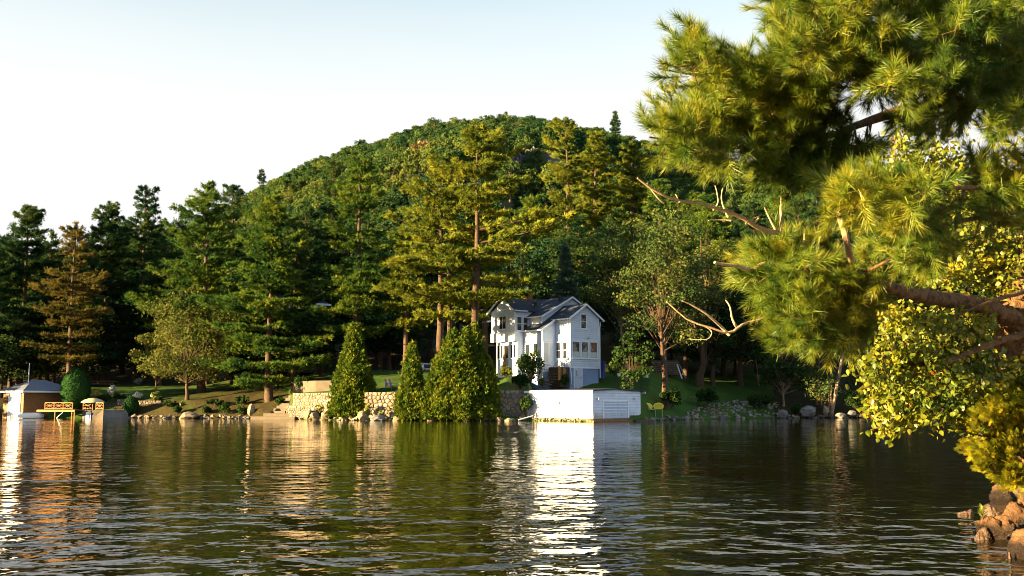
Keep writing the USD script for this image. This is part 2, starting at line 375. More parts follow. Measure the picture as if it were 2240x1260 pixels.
COLUMNS = {
    -2600: [(0, 0), (2, .8), (10, 2), (45, 6)], -200: [(0, 0), (2, .8), (10, 2), (45, 6)], 60: [(0, 0), (1.5, .6), (6, 1.2), (12, 2), (20, 3), (45, 6)],
    200: [(0, 0), (1, .6), (2, 1.1), (5, 2.0), (8, 2.8), (14, 3.3), (25, 4.0), (45, 7)], 300: [(0, 0), (2, 1.2), (4, 1.8), (6, 2.4), (12, 2.9), (22, 3.8), (45, 7)],
    410: [(0, 0), (2, .9), (4, 1.8), (10, 2.6), (20, 3.4), (45, 7)], 570: [(0, 0), (1.5, .8), (4, 1.6), (7, 2.5), (12, 3.2), (45, 8)],
    632: [(0, 0), (1.5, .4), (3, 1.0), (6, 2.2), (12, 3.2), (45, 8)], 641: [(0, 0), (1.0, .3), (1.5, .4), (1.7, 2.25), (4, 2.5), (6, 2.6), (6.3, 3.4), (20, 4.5), (45, 8)],
    738: [(0, 0), (1.0, .3), (1.5, .4), (1.7, 2.3), (4, 2.6), (6, 2.7), (6.3, 3.4), (20, 4.7), (45, 8)], 775: WALLP, 1085: WALLP,
    1110: [(0, 0), (1.0, .3), (1.5, .35), (1.7, 2.65), (3, 2.8), (9, 4.1), (14, 4.4), (45, 9)], 1158: [(0, 0), (1.0, .3), (1.5, .35), (1.7, 2.6), (3, 2.7), (9, 3.9), (14, 4.3), (45, 9)],
    1172: BOATP, 1400: BOATP, 1422: [(0, 0), (.8, .4), (1.5, .8), (3, 1.3), (5, 2.0), (9, 3.0), (14, 3.9), (45, 9)],
    1500: [(0, 0), (1.5, .6), (4, 1.4), (7, 1.9), (11, 3.0), (16, 3.9), (45, 9)], 1600: [(0, 0), (2.5, 1.0), (4.5, 1.5), (9, 2.7), (16, 4.2), (25, 5.5), (45, 10)],
    1700: [(0, 0), (1.5, .6), (4, 1.4), (9, 2.8), (16, 4.4), (45, 10)], 1900: [(0, 0), (1.5, .5), (5, 1.5), (15, 4), (45, 12)], 4800: [(0, 0), (1.5, .5), (5, 1.5), (15, 4), (45, 12)]}
CKEY = np.array(sorted(COLUMNS), float)
DS = np.concatenate([[-9, -5, -2, -.6], np.arange(0, 3, .1), np.arange(3, 12, .5), np.arange(12, 45.1, 1.5)])
CTAB = np.array([np.where(DS < 0, DS * .25, np.interp(DS, *np.array(COLUMNS[int(k)], float).T)) for k in CKEY])
CREST = np.array([(-2600, 700), (-600, 640), (0, 560), (300, 520), (430, 470), (500, 440), (560, 400), (620, 368), (680, 336), (750, 312), (830, 288), (930, 255), (1040, 243), (1170, 233), (1215, 243),
                  (1290, 262), (1350, 276), (1400, 290), (1550, 330), (1700, 350), (1850, 350), (2000, 345), (2300, 370), (4800, 600)], float)
CD = 450.0


def shore(px):
    return np.interp(px, SHORE[:, 0], SHORE[:, 1])


def ground(x, y):
    x, y = np.asarray(x, float), np.asarray(y, float)
    px = PXOF(x, y)
    d = y - shore(px)
    ci = np.clip(np.searchsorted(CKEY, px) - 1, 0, len(CKEY) - 2)
    ct = np.clip((px - CKEY[ci]) / (CKEY[ci + 1] - CKEY[ci]), 0, 1)
    di = np.clip(np.searchsorted(DS, d) - 1, 0, len(DS) - 2)
    dt = np.clip((d - DS[di]) / (DS[di + 1] - DS[di]), 0, 1)
    row = lambda c: CTAB[c, di] * (1 - dt) + CTAB[c, di + 1] * dt
    z = row(ci) * (1 - ct) + row(ci + 1) * ct
    zc = CAMZ + (HZ - np.interp(px, CREST[:, 0], CREST[:, 1])) / F * CD * 1.01 - 7.5
    s = np.clip((d - 45) / (CD - 45 - shore(px)), 0, 1)
    z2 = z + (zc - z) * (s * .75 + .25 * s * s * (3 - 2 * s))
    z2 = z2 + 16 * np.exp(-((px - 980) / 170.0) ** 2) * np.sin(np.pi * s) ** 2 + 9 * np.sin(np.pi * s) * (meshkit.noise(np.stack([x / 60, y / 60, 0 * x], -1), 3) - .5)
    lim = CAMZ + (HZ - np.interp(px, CREST[:, 0], CREST[:, 1])) / F * y - 9.5 - 6 * (1 - s)
    z2 = np.minimum(z2, np.maximum(lim, z))
    z2 = z2 - np.maximum(y - CD, 0) * .28
    return np.where(d > 45, z2, z)


def gz(x, y):
    return float(ground(np.array([x]), np.array([y]))[0])


def sheet(V, nr, nc):
    i, j = np.meshgrid(np.arange(nr - 1), np.arange(nc - 1), indexing='ij')
    a = i * nc + j
    return np.stack([a, a + 1, a + nc + 1, a + nc], -1).reshape(-1, 4)


pxs = np.concatenate([np.arange(-2600, -100, 60), np.arange(-100, 2000, 5), np.arange(2000, 4801, 60)])
pxs = np.unique(np.concatenate([pxs, CKEY]))
rows = np.concatenate([DS, 45 + 310 * np.linspace(.02, 1, 50), 45 + 310 + np.array([20, 60, 120, 220, 400])])
PXg, Dg = np.meshgrid(pxs, rows)
Yg = shore(PXg) + Dg; Xg = XL(PXg, Yg)
Zg = ground(Xg, Yg)
rough = meshkit.fbm(np.stack([Xg / 1.1, Yg / 1.1, 0 * Xg], -1), 3, 5) - .5
Zg = Zg + np.where((Dg > .3) & (Dg < 45), rough * .18 * np.clip(Dg - .2, 0, 1), 0)
earth = np.clip((Dg - 20) / 6, 0, 1)
earth = np.maximum(earth, np.exp(-((PXg - 520) / 115.0) ** 6) * np.clip(1.6 - Dg / 9, 0, 1))
earth = np.maximum(earth, np.exp(-((PXg - 330) / 90.0) ** 6) * np.clip(2.2 - Dg / 2.6, 0, 1))
earth = np.maximum(earth, np.where((PXg < 110) | (PXg > 1690), 1, 0))
earth = np.clip(earth * 1.2 + (rough * 1.2) * (earth > .02), 0, 1)
split = len(DS)
nc = len(pxs)
V = np.stack([Xg, Yg, Zg], -1)
sh_m = single('shore_ground', (V[:split].reshape(-1, 3), sheet(V, split, nc)), 'lawn', kind='structure', smooth=True)
UsdGeom.PrimvarsAPI(sh_m).CreatePrimvar('earth', Sdf.ValueTypeNames.FloatArray, 'vertex').Set(Vt.FloatArray.FromNumpy(earth[:split].ravel().astype(np.float32)))
hv = V[split - 1:]
single('wooded_hill', (hv.reshape(-1, 3), sheet(hv, len(rows) - split + 1, nc)), 'forest_floor', kind='structure', smooth=True)

# the lake, one sheet out to the horizon and far behind the camera
wx = np.array([-900, -300, -120, -60, -30, -12, 0, 12, 30, 60, 120, 300, 900.]); wy = np.array([-900, -300, -80, -20, 0, 8, 16, 30, 50, 80, 130, 160.])
WX, WY = np.meshgrid(wx, wy)
single('lake_water', (np.stack([WX, WY, 0 * WX], -1).reshape(-1, 3), sheet(None, len(wy), len(wx))), 'water', kind='structure')
lx, ly = np.meshgrid(np.linspace(-900, 900, 5), np.linspace(-900, 160, 5))
single('lake_bed', (np.stack([lx, ly, 0 * lx - 2.6], -1).reshape(-1, 3), sheet(None, 5, 5)), 'near_bank', kind='structure')


# ------------------------------------------------------------------ building helpers
def clap(mb, o, dv, nv, poly, h=.2, lip=.05):
    """Lapped boards over the polygon (s, z) of a wall that starts at o and runs along dv, outward normal nv."""
    pg = shapely.Polygon(poly)
    s0, z0, s1, z1 = pg.bounds
    o, dv, nv = (np.asarray(t, float) for t in (o, dv, nv))
    W = lambda s, z, out: np.array([o[0] + dv[0] * s + nv[0] * out, o[1] + dv[1] * s + nv[1] * out, z])
    z = z0
    while z < z1 - 1e-6:
        piece = pg.intersection(shapely.box(s0 - 1, z, s1 + 1, min(z + h, z1)))
        for g in getattr(piece, 'geoms', [piece]):
            if g.geom_type != 'Polygon' or g.area < 1e-5:
                continue
            c = np.array(g.exterior.coords)[:-1]
            if not g.exterior.is_ccw:
                c = c[::-1]
            mb.poly([W(s, zz, .004 + lip * (1 - (zz - z) / h)) for s, zz in c])
            low = c[np.abs(c[:, 1] - z) < 1e-6]
            if len(low) >= 2:
                a, b = low[:, 0].min(), low[:, 0].max()
                mb.poly([W(a, z, 0), W(b, z, 0), W(b, z, .004 + lip), W(a, z, .004 + lip)])
        z += h
    return mb


def window(T, o, dv, nv, s0, s1, z0, z1, cols=1, rows=2, fr=.09, mid=.05, glass='glass_dark', curtain=0, frame_mat='white_trim', label=None, name='window'):
    o, dv, nv = (np.array([*np.asarray(t, float)[:2], 0]) for t in (o, dv, nv))
    W = lambda s, z, out: o + dv * s + nv * out + np.array([0, 0, z])
    m = MB()
    up = np.array([0, 0, 1.0])
    for a, b in ((s0 - fr, s0), (s1, s1 + fr)):
        m.box(W(a, z0 - fr, .0), dv * (b - a), nv * .06, up * (z1 - z0 + 2 * fr))
    for a, b in ((z0 - fr, z0), (z1, z1 + fr)):
        m.box(W(s0, a, .0), dv * (s1 - s0), nv * .06, up * (b - a))
    for k in range(1, cols):
        s = s0 + (s1 - s0) * k / cols
        m.box(W(s - mid / 2, z0, .0), dv * mid, nv * .055, up * (z1 - z0))
    for k in range(1, rows):
        z = z0 + (z1 - z0) * k / rows
        m.box(W(s0, z - mid / 2, .0), dv * (s1 - s0), nv * .05, up * mid)
    fpath = T.part(name, m, frame_mat, label=label)
    T.part('pane', MB().box(W(s0, z0, .0), dv * (s1 - s0), nv * .036, up * (z1 - z0)), glass, under=fpath)
    if curtain:
        T.part('curtain', MB().box(W(s0 + .04, z0 + .02, .0), dv * (s1 - s0 - .08), nv * .040, up * (z1 - z0) * curtain), 'curtain', under=fpath)
    T.part('sill', MB().box(W(s0 - fr - .04, z0 - fr - .05, .0), dv * (s1 - s0 + 2 * fr + .08), nv * .10, up * .048), frame_mat, under=fpath)
    return fpath


# ------------------------------------------------------------------ the white house
HU, HV = np.array([.788, .616, 0]), np.array([-.616, .788, 0])
HO = np.array([XL(1247.6, 93), 93, 0])


def Hp(u, v, z):
    return HO + HU * u + HV * v + np.array([0, 0, z])


house = Thing('white_house', 'white clapboard house with steep dark gabled roofs and blue-grey basement above the boathouse', 'house', Hp(2, 4, 3.0))
nF, nL, nR = -HV, -HU, HU
Gs = .659  # slope of the lower roof
zr, ze, ur = 10.8, 9.35, 1.85
zl = lambda u: zr - Gs * abs(u - ur)
# projection (front gable)
clapm = lambda *a, **k: clap(MB(), *a, **k)
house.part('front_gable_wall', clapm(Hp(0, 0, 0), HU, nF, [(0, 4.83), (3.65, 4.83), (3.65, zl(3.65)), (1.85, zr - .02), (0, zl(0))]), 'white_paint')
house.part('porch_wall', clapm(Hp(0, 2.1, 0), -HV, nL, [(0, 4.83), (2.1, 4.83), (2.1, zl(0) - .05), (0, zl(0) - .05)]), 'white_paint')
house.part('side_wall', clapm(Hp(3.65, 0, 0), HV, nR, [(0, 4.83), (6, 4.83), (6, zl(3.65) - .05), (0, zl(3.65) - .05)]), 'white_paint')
fm = MB()
fm.box(Hp(.02, .03, 2.0), HU * 3.6, HV * 6, [0, 0, 2.83])
fm.box(Hp(-1.5, 2.16, 2.0), HU * 1.5, HV * 4, [0, 0, 2.83])
house.part('basement_wall', fm, 'foundation_blue')
# core that closes the walls from inside
core = MB()
core.slab([Hp(.03, .03, 4.84), Hp(3.62, .03, 4.84), Hp(3.62, .03, zl(3.62) - .05), Hp(1.85, .03, zr - .06), Hp(.03, .03, zl(.03) - .05)], HV * 2.06)
core.slab([Hp(-1.52, 2.13, 4.4), Hp(3.62, 2.13, 4.4), Hp(3.62, 2.13, zl(3.62) - .05), Hp(1.85, 2.13, zr - .06), Hp(-1.52, 2.13, zl(-1.52) - .05)], HV * 3.0)
zu = lambda u: 11.8 - .53 * abs(u - 2.76)
core.slab([Hp(-.87, 3.03, 7.5), Hp(6.0, 3.03, 7.5), Hp(6.0, 3.03, zu(6) - .05), Hp(2.76, 3.03, 11.72), Hp(-.87, 3.03, zu(-.87) - .05)], HV * 7)
core.box(Hp(-2.27, 5.05, 3.4), HU * 2.5, HV * 3.3, [0, 0, 4.2])
core.slab([Hp(-2.57, 5.03, 7.5), Hp(-2.57, 8.62, 7.5), Hp(-2.57, 8.62, 10.4), Hp(-2.57, 6.83, 11.6), Hp(-2.57, 5.03, 10.4)], HU * 4)
house.part('inner_wall', core, 'white_trim')
# lower main gable wall and its lit side
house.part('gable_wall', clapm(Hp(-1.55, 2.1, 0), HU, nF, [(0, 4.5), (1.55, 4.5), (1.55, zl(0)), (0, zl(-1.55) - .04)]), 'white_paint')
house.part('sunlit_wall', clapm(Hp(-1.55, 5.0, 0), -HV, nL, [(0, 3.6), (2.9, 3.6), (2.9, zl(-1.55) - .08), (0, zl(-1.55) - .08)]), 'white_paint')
# upper block
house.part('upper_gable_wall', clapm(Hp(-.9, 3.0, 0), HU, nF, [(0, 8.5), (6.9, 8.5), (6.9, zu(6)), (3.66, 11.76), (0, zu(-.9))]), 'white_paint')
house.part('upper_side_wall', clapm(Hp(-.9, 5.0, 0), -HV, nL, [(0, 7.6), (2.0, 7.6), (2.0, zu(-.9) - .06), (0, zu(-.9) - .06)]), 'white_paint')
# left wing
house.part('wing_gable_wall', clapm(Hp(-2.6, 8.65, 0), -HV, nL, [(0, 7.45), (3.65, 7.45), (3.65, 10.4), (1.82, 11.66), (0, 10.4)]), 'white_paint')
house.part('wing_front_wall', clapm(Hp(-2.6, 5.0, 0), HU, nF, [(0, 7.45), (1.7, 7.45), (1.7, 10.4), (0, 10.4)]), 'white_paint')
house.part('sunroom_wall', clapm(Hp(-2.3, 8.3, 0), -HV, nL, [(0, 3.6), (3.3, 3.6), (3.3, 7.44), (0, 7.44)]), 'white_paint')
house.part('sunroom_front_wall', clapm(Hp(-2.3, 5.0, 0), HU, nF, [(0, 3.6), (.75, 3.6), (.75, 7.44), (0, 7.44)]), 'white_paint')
house.part('balcony_band', MB().box(Hp(-2.72, 8.7, 7.42), -HV * 3.78, HU * .1, [0, 0, .9]), 'white_trim')
# roofs
T_ = np.array([0, 0, .13])
rf = MB()
rf.slab([Hp(-.38, -.32, zl(-.38)), Hp(1.85, -.32, zr), Hp(1.85, 2.1, zr), Hp(-.38, 2.1, zl(-.38))], T_)
rf.slab([Hp(1.85, -.32, zr), Hp(4.1, -.32, zl(4.1)), Hp(4.1, 6.0, zl(4.1)), Hp(1.85, 6.0, zr)], T_)
rf.slab([Hp(-1.9, 1.8, zl(-1.9)), Hp(1.85, 1.8, zr), Hp(1.85, 4.6, zr), Hp(-1.9, 4.6, zl(-1.9))], T_ * .98)
house.part('lower_roof', rf, 'roof_dark')
rf = MB()
rf.slab([Hp(-1.22, 2.7, zu(-1.22)), Hp(2.76, 2.7, 11.8), Hp(2.76, 12, 11.8), Hp(-1.22, 12, zu(-1.22))], T_)
rf.slab([Hp(2.76, 2.7, 11.8), Hp(6.6, 2.7, zu(6.6)), Hp(6.6, 12, zu(6.6)), Hp(2.76, 12, 11.8)], T_)
house.part('upper_roof', rf, 'roof_dark')
zw = lambda v: 11.72 - .66 * abs(v - 6.83)
rf = MB()
rf.slab([Hp(-2.95, 4.7, zw(4.7)), Hp(2.4, 4.7, zw(4.7)), Hp(2.4, 6.83, 11.72), Hp(-2.95, 6.83, 11.72)], T_)
rf.slab([Hp(-2.95, 6.83, 11.72), Hp(2.4, 6.83, 11.72), Hp(2.4, 9.1, zw(9.1)), Hp(-2.95, 9.1, zw(9.1))], T_)
house.part('wing_roof', rf, 'roof_dark')


def fascia(pts, h=.17, name='fascia', push=(0, 0, 0)):
    m = MB()
    for a, b in zip(pts[:-1], pts[1:]):
        m.bar(np.asarray(a) + push, np.asarray(b) + push, .05, h)
    house.part(name, m, 'white_trim')


dz = np.array([0, 0, .02])
fascia([Hp(-.38, -.345, zl(-.38)), Hp(1.85, -.345, zr), Hp(4.1, -.345, zl(4.1))])
fascia([Hp(-1.9, 1.775, zl(-1.9)), Hp(-.40, 1.775, zl(-.40))])
fascia([Hp(-1.22, 2.675, zu(-1.22)), Hp(2.76, 2.675, 11.8), Hp(6.6, 2.675, zu(6.6))])
fascia([Hp(-2.975, 4.7, zw(4.7)), Hp(-2.975, 6.83, 11.72), Hp(-2.975, 9.1, zw(9.1))])
for a, b in ((Hp(-.43, -.3, zl(-.38) + .03), Hp(-.43, 2.1, zl(-.38) + .03)), (Hp(-1.95, 1.8, zl(-1.9) + .03), Hp(-1.95, 4.6, zl(-1.9) + .03)),
             (Hp(-1.27, 2.7, zu(-1.22) + .03), Hp(-1.27, 5.0, zu(-1.22) + .03)), (Hp(-2.9, 4.64, zw(4.7) + .03), Hp(-1.3, 4.64, zw(4.7) + .03)), (Hp(4.15, -.3, zl(4.1) + .03), Hp(4.15, 6, zl(4.1) + .03))):
    house.part('gutter', MB().bar(a, b, .11, .11), 'white_trim')
# corner boards and downpipes
cb = MB()
for u, v, z0, z1 in ((0, 0, 4.8, zl(0) - .1), (3.65, 0, 4.8, zl(3.65) - .1), (-1.55, 2.1, 4.4, zl(-1.55) - .1), (-.9, 3.0, 8.4, zu(-.9) - .1), (-2.6, 5.0, 7.45, 10.3), (-2.3, 5.0, 3.6, 7.42), (-2.6, 8.65, 7.45, 10.3)):
    cb.box(Hp(u - .05, v - .05, z0), HU * .1, HV * .1, [0, 0, z1 - z0])
house.part('corner_board', cb, 'white_trim')
house.part('belt_course', MB().box(Hp(-.04, -.05, 7.38), HU * 3.74, HV * .05, [0, 0, .08]), 'white_trim')
house.part('sill_board', MB().box(Hp(-.04, -.05, 4.76), HU * 3.74, HV * .05, [0, 0, .11]), 'white_trim')
house.part('downpipe', MB().tube([Hp(-.06, -.12, 9.2), Hp(-.06, -.12, 4.6), Hp(.0, -.14, 4.4), Hp(.05, -.14, 3.3)], .045, 6), 'white_trim')
house.part('downpipe', MB().tube([Hp(3.8, -.1, 9.2), Hp(3.72, -.1, 8.6), Hp(3.72, -.1, 3.9)], .045, 6), 'white_trim')
# windows of the front gable
for s0, s1 in ((.28, 1.12), (1.42, 2.2), (2.5, 3.36)):
    window(house, Hp(0, -.03, 0), HU, nF, s0, s1, 5.78, 7.24, rows=1, curtain=.36)
window(house, Hp(0, -.03, 0), HU, nF, 1.36, 1.98, 8.55, 9.85, rows=2)
house.part('wall_lamp', MB().box(Hp(2.1, -.2, 7.6), HU * .3, HV * .17, [0, 0, .08]), 'grey_metal')
# porch side wall: door and window
window(house, Hp(-.03, 2.1, 0), -HV, nL, .22, .78, 5.75, 7.2, rows=2)
window(house, Hp(-.03, 2.1, 0), -HV, nL, 1.22, 1.7, 5.72, 7.2, rows=2)
dp = house.part('porch_door', MB().box(Hp(-.03, 1.98, 4.9), -HV * .78, nL * .05, [0, 0, .78]), 'white_trim')
# window by the lit corner, and the sunlit side
window(house, Hp(-1.55, 2.07, 0), HU, nF, .08, .62, 5.3, 7.15, rows=1, glass='curtain')  # pane coloured pale for the light it reflects, not a curtain
window(house, Hp(-1.58, 5.0, 0), -HV, nL, .45, 1.0, 6.1, 7.1, rows=1)
window(house, Hp(-1.58, 5.0, 0), -HV, nL, 1.6, 2.2, 6.1, 7.1, rows=1)
window(house, Hp(-2.6, 4.97, 0), HU, nF, .22, .74, 8.5, 9.75, rows=2)
window(house, Hp(-2.6, 4.97, 0), HU, nF, 1.0, 1.5, 8.5, 9.75, rows=2)
window(house, Hp(-2.63, 8.65, 0), -HV, nL, 1.3, 2.3, 8.7, 9.9, cols=2, rows=1)
for s0, s1 in ((.25, .55), (.78, 1.08), (1.3, 1.95), (2.32, 2.62), (2.8, 3.08)):
    window(house, Hp(-2.33, 8.3, 0), -HV, nL, s0, s1, 5.85, 7.1, rows=1, fr=.06)
house.part('closed_parasol', MB().tube([Hp(-2.6, 6.6, 4.9), Hp(-2.6, 6.6, 5.1), Hp(-2.6, 6.6, 6.5), Hp(-2.6, 6.6, 7.0)], [.16, .16, .1, .03], 8), 'wood_brown')
# basement door
d = house.part('basement_door', MB().box(Hp(.52, -.02, 2.9), HU * .9, HV * .05, [0, 0, 1.9]), 'door_blue')
house.part('pane', MB().box(Hp(.7, -.035, 4.05), HU * .15, HV * .02, [0, 0, .5]), 'glass_dark', under=d)
house.part('handle', MB().box(Hp(1.3, -.07, 3.85), HU * .05, HV * .05, [0, 0, .1]), 'black_metal', under=d)
dfm = MB()
for a in (.44, 1.42):
    dfm.box(Hp(a, -.05, 2.9), HU * .08, HV * .08, [0, 0, 1.9])
house.part('door_frame', dfm, 'white_trim')
# chimney, vents
ch = house.part('chimney', MB().box(Hp(.2, 6.7, 11.2), HU * .75, HV * .75, [0, 0, 1.35]), 'brick')
house.part('chimney_cap', MB().box(Hp(.1, 6.6, 12.55), HU * .95, HV * .95, [0, 0, .09]), 'concrete', under=ch)
house.part('chimney_flue', MB().tube([Hp(.57, 7.05, 12.6), Hp(.57, 7.05, 13.0)], .14, 10).tube([Hp(.57, 7.05, 13.0), Hp(.57, 7.05, 13.05)], .2, 10), 'grey_metal', under=ch)
for u, v, z in ((1.95, 3.6, 11.45), (.35, 5.6, 10.9)):
    vp = house.part('roof_vent', MB().tube([Hp(u, v, z), Hp(u, v, z + .35)], .2, 10), 'black_metal')
    house.part('vent_cap', MB().tube([Hp(u, v, z + .36), Hp(u, v, z + .52), Hp(u, v, z + .56)], [.27, .27, .05], 10), 'black_metal', under=vp)
# the porch stair
st = MB()
st.box(Hp(-1.05, .15, 3.0), HU * 1.02, HV * 1.7, [0, 0, 1.85])
house.part('porch_landing', st, 'wood_dark')
for k in range(6):
    house.part('stair_step', MB().box(Hp(-1.5 - .3 * k, -.15, 4.15 - .25 * k), HU * .34, HV * 1.3, [0, 0, .09]), 'concrete')
rl = MB()
rl.tube([Hp(-.1, .2, 5.9), Hp(-.95, .2, 5.75), Hp(-2.2, -.1, 4.75)], .025, 5)
for u, z in ((-.95, 5.75), (-.5, 5.82), (-1.5, 5.3), (-2.1, 4.85)):
    rl.tube([Hp(u, .2, z), Hp(u, .2, z - .95)], .02, 5)
house.part('stair_railing', rl, 'black_metal')
for k in range(4):
    q = Hp(-2.0 + .24 * k + (.1 if k > 1 else 0), -.75 + .1 * (k % 2), 0)
    single('wooden_post', MB().tube([q + [0, 0, 3.6], q + [0, 0, 4.35 + .28 * (k % 2)], q + [0, 0, 4.95 - .1 * k]], [.09, .085, .08], 7), 'wood_gold',
           ['short golden post by the porch stair, nearest the dark shrub', 'second golden post from the dark shrub by the porch stair', 'tall golden post by the stair with a gap on its left', 'golden post nearest the porch landing'][k], 'post', 'wooden posts by the porch stair')
bn = Thing('rubbish_bin', 'tall dark blue bin standing against the right side of the white house', 'bin', Hp(4.4, .6, 4.0))
b0 = Hp(4.4, .6, 3.9)
bn.part('bin_body', MB().tube([b0, b0 + [0, 0, 1.5]], [.42, .5], 10), 'plastic_blue')
bn.part('lid', MB().tube([b0 + [0, 0, 1.51], b0 + [0, 0, 1.6], b0 + [0, 0, 1.66]], [.54, .54, .2], 10), 'plastic_blue')

# ------------------------------------------------------------------ boathouse at the water
BU, BV = np.array([.75, .66, 0]), np.array([-.66, .75, 0])
BU, BV = unit(BU), unit(BV)
BO = np.array([XL(1297, 82.5), 82.5, 0])


def Bp(u, v, z):
    return BO + BU * u + BV * v + np.array([0, 0, z])


bh = Thing('boathouse', 'low white clapboard boathouse with a flat roof and closed boat door at the water', 'boathouse', Bp(0, 0, 0))
bw, bl = 5.8, 8.0
zt = lambda u: 2.52 + .16 * (1 - abs(u - 2.6) / 3.2)
bh.part('front_wall', clap(MB(), Bp(0, 0, 0), BU, -BV, [(0, .26), (bw, .26), (bw, zt(bw)), (2.6, zt(2.6)), (0, zt(0))], h=.235, lip=.065), 'boathouse_paint')
bh.part('side_wall', clap(MB(), Bp(0, bl, 0), -BV, -BU, [(0, .26), (bl, .26), (bl, 2.5), (0, 2.5)], h=.235, lip=.065), 'boathouse_paint')
bh.part('end_wall', clap(MB(), Bp(bw, 0, 0), BV, BU, [(0, .26), (bl, .26), (bl, 2.5), (0, 2.5)], h=.235, lip=.065), 'boathouse_paint')
bh.part('inner_wall', MB().box(Bp(.03, .03, .1), BU * (bw - .06), BV * (bl - .06), [0, 0, 2.38]), 'white_trim')
bh.part('flat_roof', MB().slab([Bp(-.2, -.25, zt(-.2)), Bp(2.6, -.25, zt(2.6)), Bp(2.6, bl + .2, zt(2.6)), Bp(-.2, bl + .2, zt(-.2))], [0, 0, .09])
        .slab([Bp(2.6, -.25, zt(2.6)), Bp(bw + .45, -.25, zt(bw + .45)), Bp(bw + .45, bl + .2, zt(bw + .45)), Bp(2.6, bl + .2, zt(2.6))], [0, 0, .09]), 'roof_dark')
bh.part('fascia_board', MB().bar(Bp(-.23, -.2, 2.5), Bp(-.23, bl + .2, 2.5), .05, .2), 'white_trim')
bh.part('fascia_board', MB().bar(Bp(bw + .47, -.28, 2.42), Bp(bw + .47, bl, 2.42), .05, .16), 'white_trim')
bh.part('corner_board', MB().box(Bp(-.04, -.04, .24), BU * .1, BV * .1, [0, 0, 2.26]), 'white_trim')
bh.part('corner_board', MB().box(Bp(bw - .06, -.04, .24), BU * .1, BV * .1, [0, 0, 2.2]), 'white_trim')
# boat door of horizontal panels
dm = bh.part('boat_door', MB().box(Bp(1.25, -.005, .27), BU * 2.95, -BV * .025, [0, 0, 1.38]), 'door_blue')
for k in range(4):
    bh.part('door_panel', MB().box(Bp(1.27, -.03, .29 + .343 * k), BU * 2.91, -BV * .02, [0, 0, .325]), 'door_blue', under=dm)
jm = MB()
jm.box(Bp(1.13, -.01, .27), BU * .12, -BV * .07, [0, 0, 1.5]); jm.box(Bp(4.2, -.01, .27), BU * .12, -BV * .07, [0, 0, 1.5]); jm.box(Bp(1.25, -.01, 1.65), BU * 2.95, -BV * .07, [0, 0, .12])
bh.part('door_frame', jm, 'white_trim')
for u in (.5, 4.95):
    q = Bp(u, -.03, 1.92)
    lp = bh.part('wall_lamp', MB().tube([q, q - BV * .12], [.07, .05], 8), 'grey_metal')
    bh.part('lamp_shade', MB().tube([q - BV * .16 + [0, 0, .06], q - BV * .18 - [0, 0, .1]], [.05, .11], 8), 'grey_metal', under=lp)
window(bh, Bp(-.03, 3.7 + .3, 0), -BV, -BU, 0, .42, 1.33, 1.68, rows=1, cols=2, fr=.06, mid=.04)
# plinth and timber walk in front
bh.part('plinth', MB().box(Bp(-.12, -.12, -.6), BU * (bw + .24), BV * (bl + .2), [0, 0, .84]), 'concrete')
dk = Thing('timber_dock', 'low timber landing along the foot of the white boathouse', 'dock', Bp(0, -1, 0))
for k in range(3):
    dk.part('beam', MB().box(Bp(-.9 - .0 * k, -.36 - .3 * k, -.3), BU * (4.6 + .5 * k if k < 2 else 4.2), BV * .27, [0, 0, .5 - .04 * k]), 'wood_brown')
dk.part('beam', MB().box(Bp(4.2, -.95, -.35), BU * 2.2, BV * .8, [0, 0, .5]), 'wood_dark')
# white pole leaning at the left end of the boathouse
a, b = P(1134, 918.5, 86.6), P(1166, 909.5, 87.2)
single('white_pole', MB().tube([a, b], .05, 6), 'white_trim', 'thin white pole leaning on the rocks at the left end of the boathouse', 'pole')

# ------------------------------------------------------------------ dark boat shed at the left edge
SU, SV = unit([.51, .86, 0]), unit([-.86, .51, 0])
SO = np.array([XL(52, 102.6), 102.6, 0])


def Sp(u, v, z):
    return SO + SU * u + SV * v + np.array([0, 0, z])


sw, sl = 5.6, 3.45
shd = Thing('boat_shed', 'dark brown plank boat shed with grey hipped roof and white door at the left edge', 'boathouse', Sp(0, 0, 0))
shd.part('door_wall', clap(MB(), Sp(0, sl, 0), -SV, -SU, [(0, -.2), (sl, -.2), (sl, 2.7), (0, 2.7)], h=.17), 'wood_brown')
shd.part('lake_wall', clap(MB(), Sp(0, 0, 0), SU, -SV, [(0, -.2), (sw, -.2), (sw, 2.7), (0, 2.7)], h=.17), 'wood_brown')
shd.part('inner_wall', MB().box(Sp(.03, .03, -.3), SU * sw, SV * (sl - .06), [0, 0, 2.98]), 'wood_dark')
r0, r1 = Sp(2.0, sl / 2, 3.85), Sp(3.5, sl / 2, 3.85)
e = [Sp(-.4, -.4, 2.72), Sp(sw + .4, -.4, 2.72), Sp(sw + .4, sl + .4, 2.72), Sp(-.4, sl + .4, 2.72)]
rf = MB()
t_ = np.array([0, 0, .1])
for poly in ([e[0], e[1], r1, r0], [e[1], e[2], r1], [e[2], e[3], r0, r1], [e[3], e[0], r0]):
    rf.slab(poly, t_)
shd.part('hipped_roof', rf, 'roof_grey')
fm = MB()
for k in range(4):
    fm.bar(e[k] - [0, 0, .03], e[(k + 1) % 4] - [0, 0, .03], .06, .17)
shd.part('fascia_board', fm, 'white_trim')
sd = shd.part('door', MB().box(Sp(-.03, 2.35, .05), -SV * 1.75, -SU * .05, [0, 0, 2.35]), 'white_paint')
jm = MB()
jm.box(Sp(-.03, 2.50, 0), -SV * .15, -SU * .08, [0, 0, 2.55]); jm.box(Sp(-.03, .6, 0), -SV * .15, -SU * .08, [0, 0, 2.55]); jm.box(Sp(-.03, 2.35, 2.4), -SV * 1.75, -SU * .08, [0, 0, .15])
shd.part('door_frame', jm, 'white_trim')
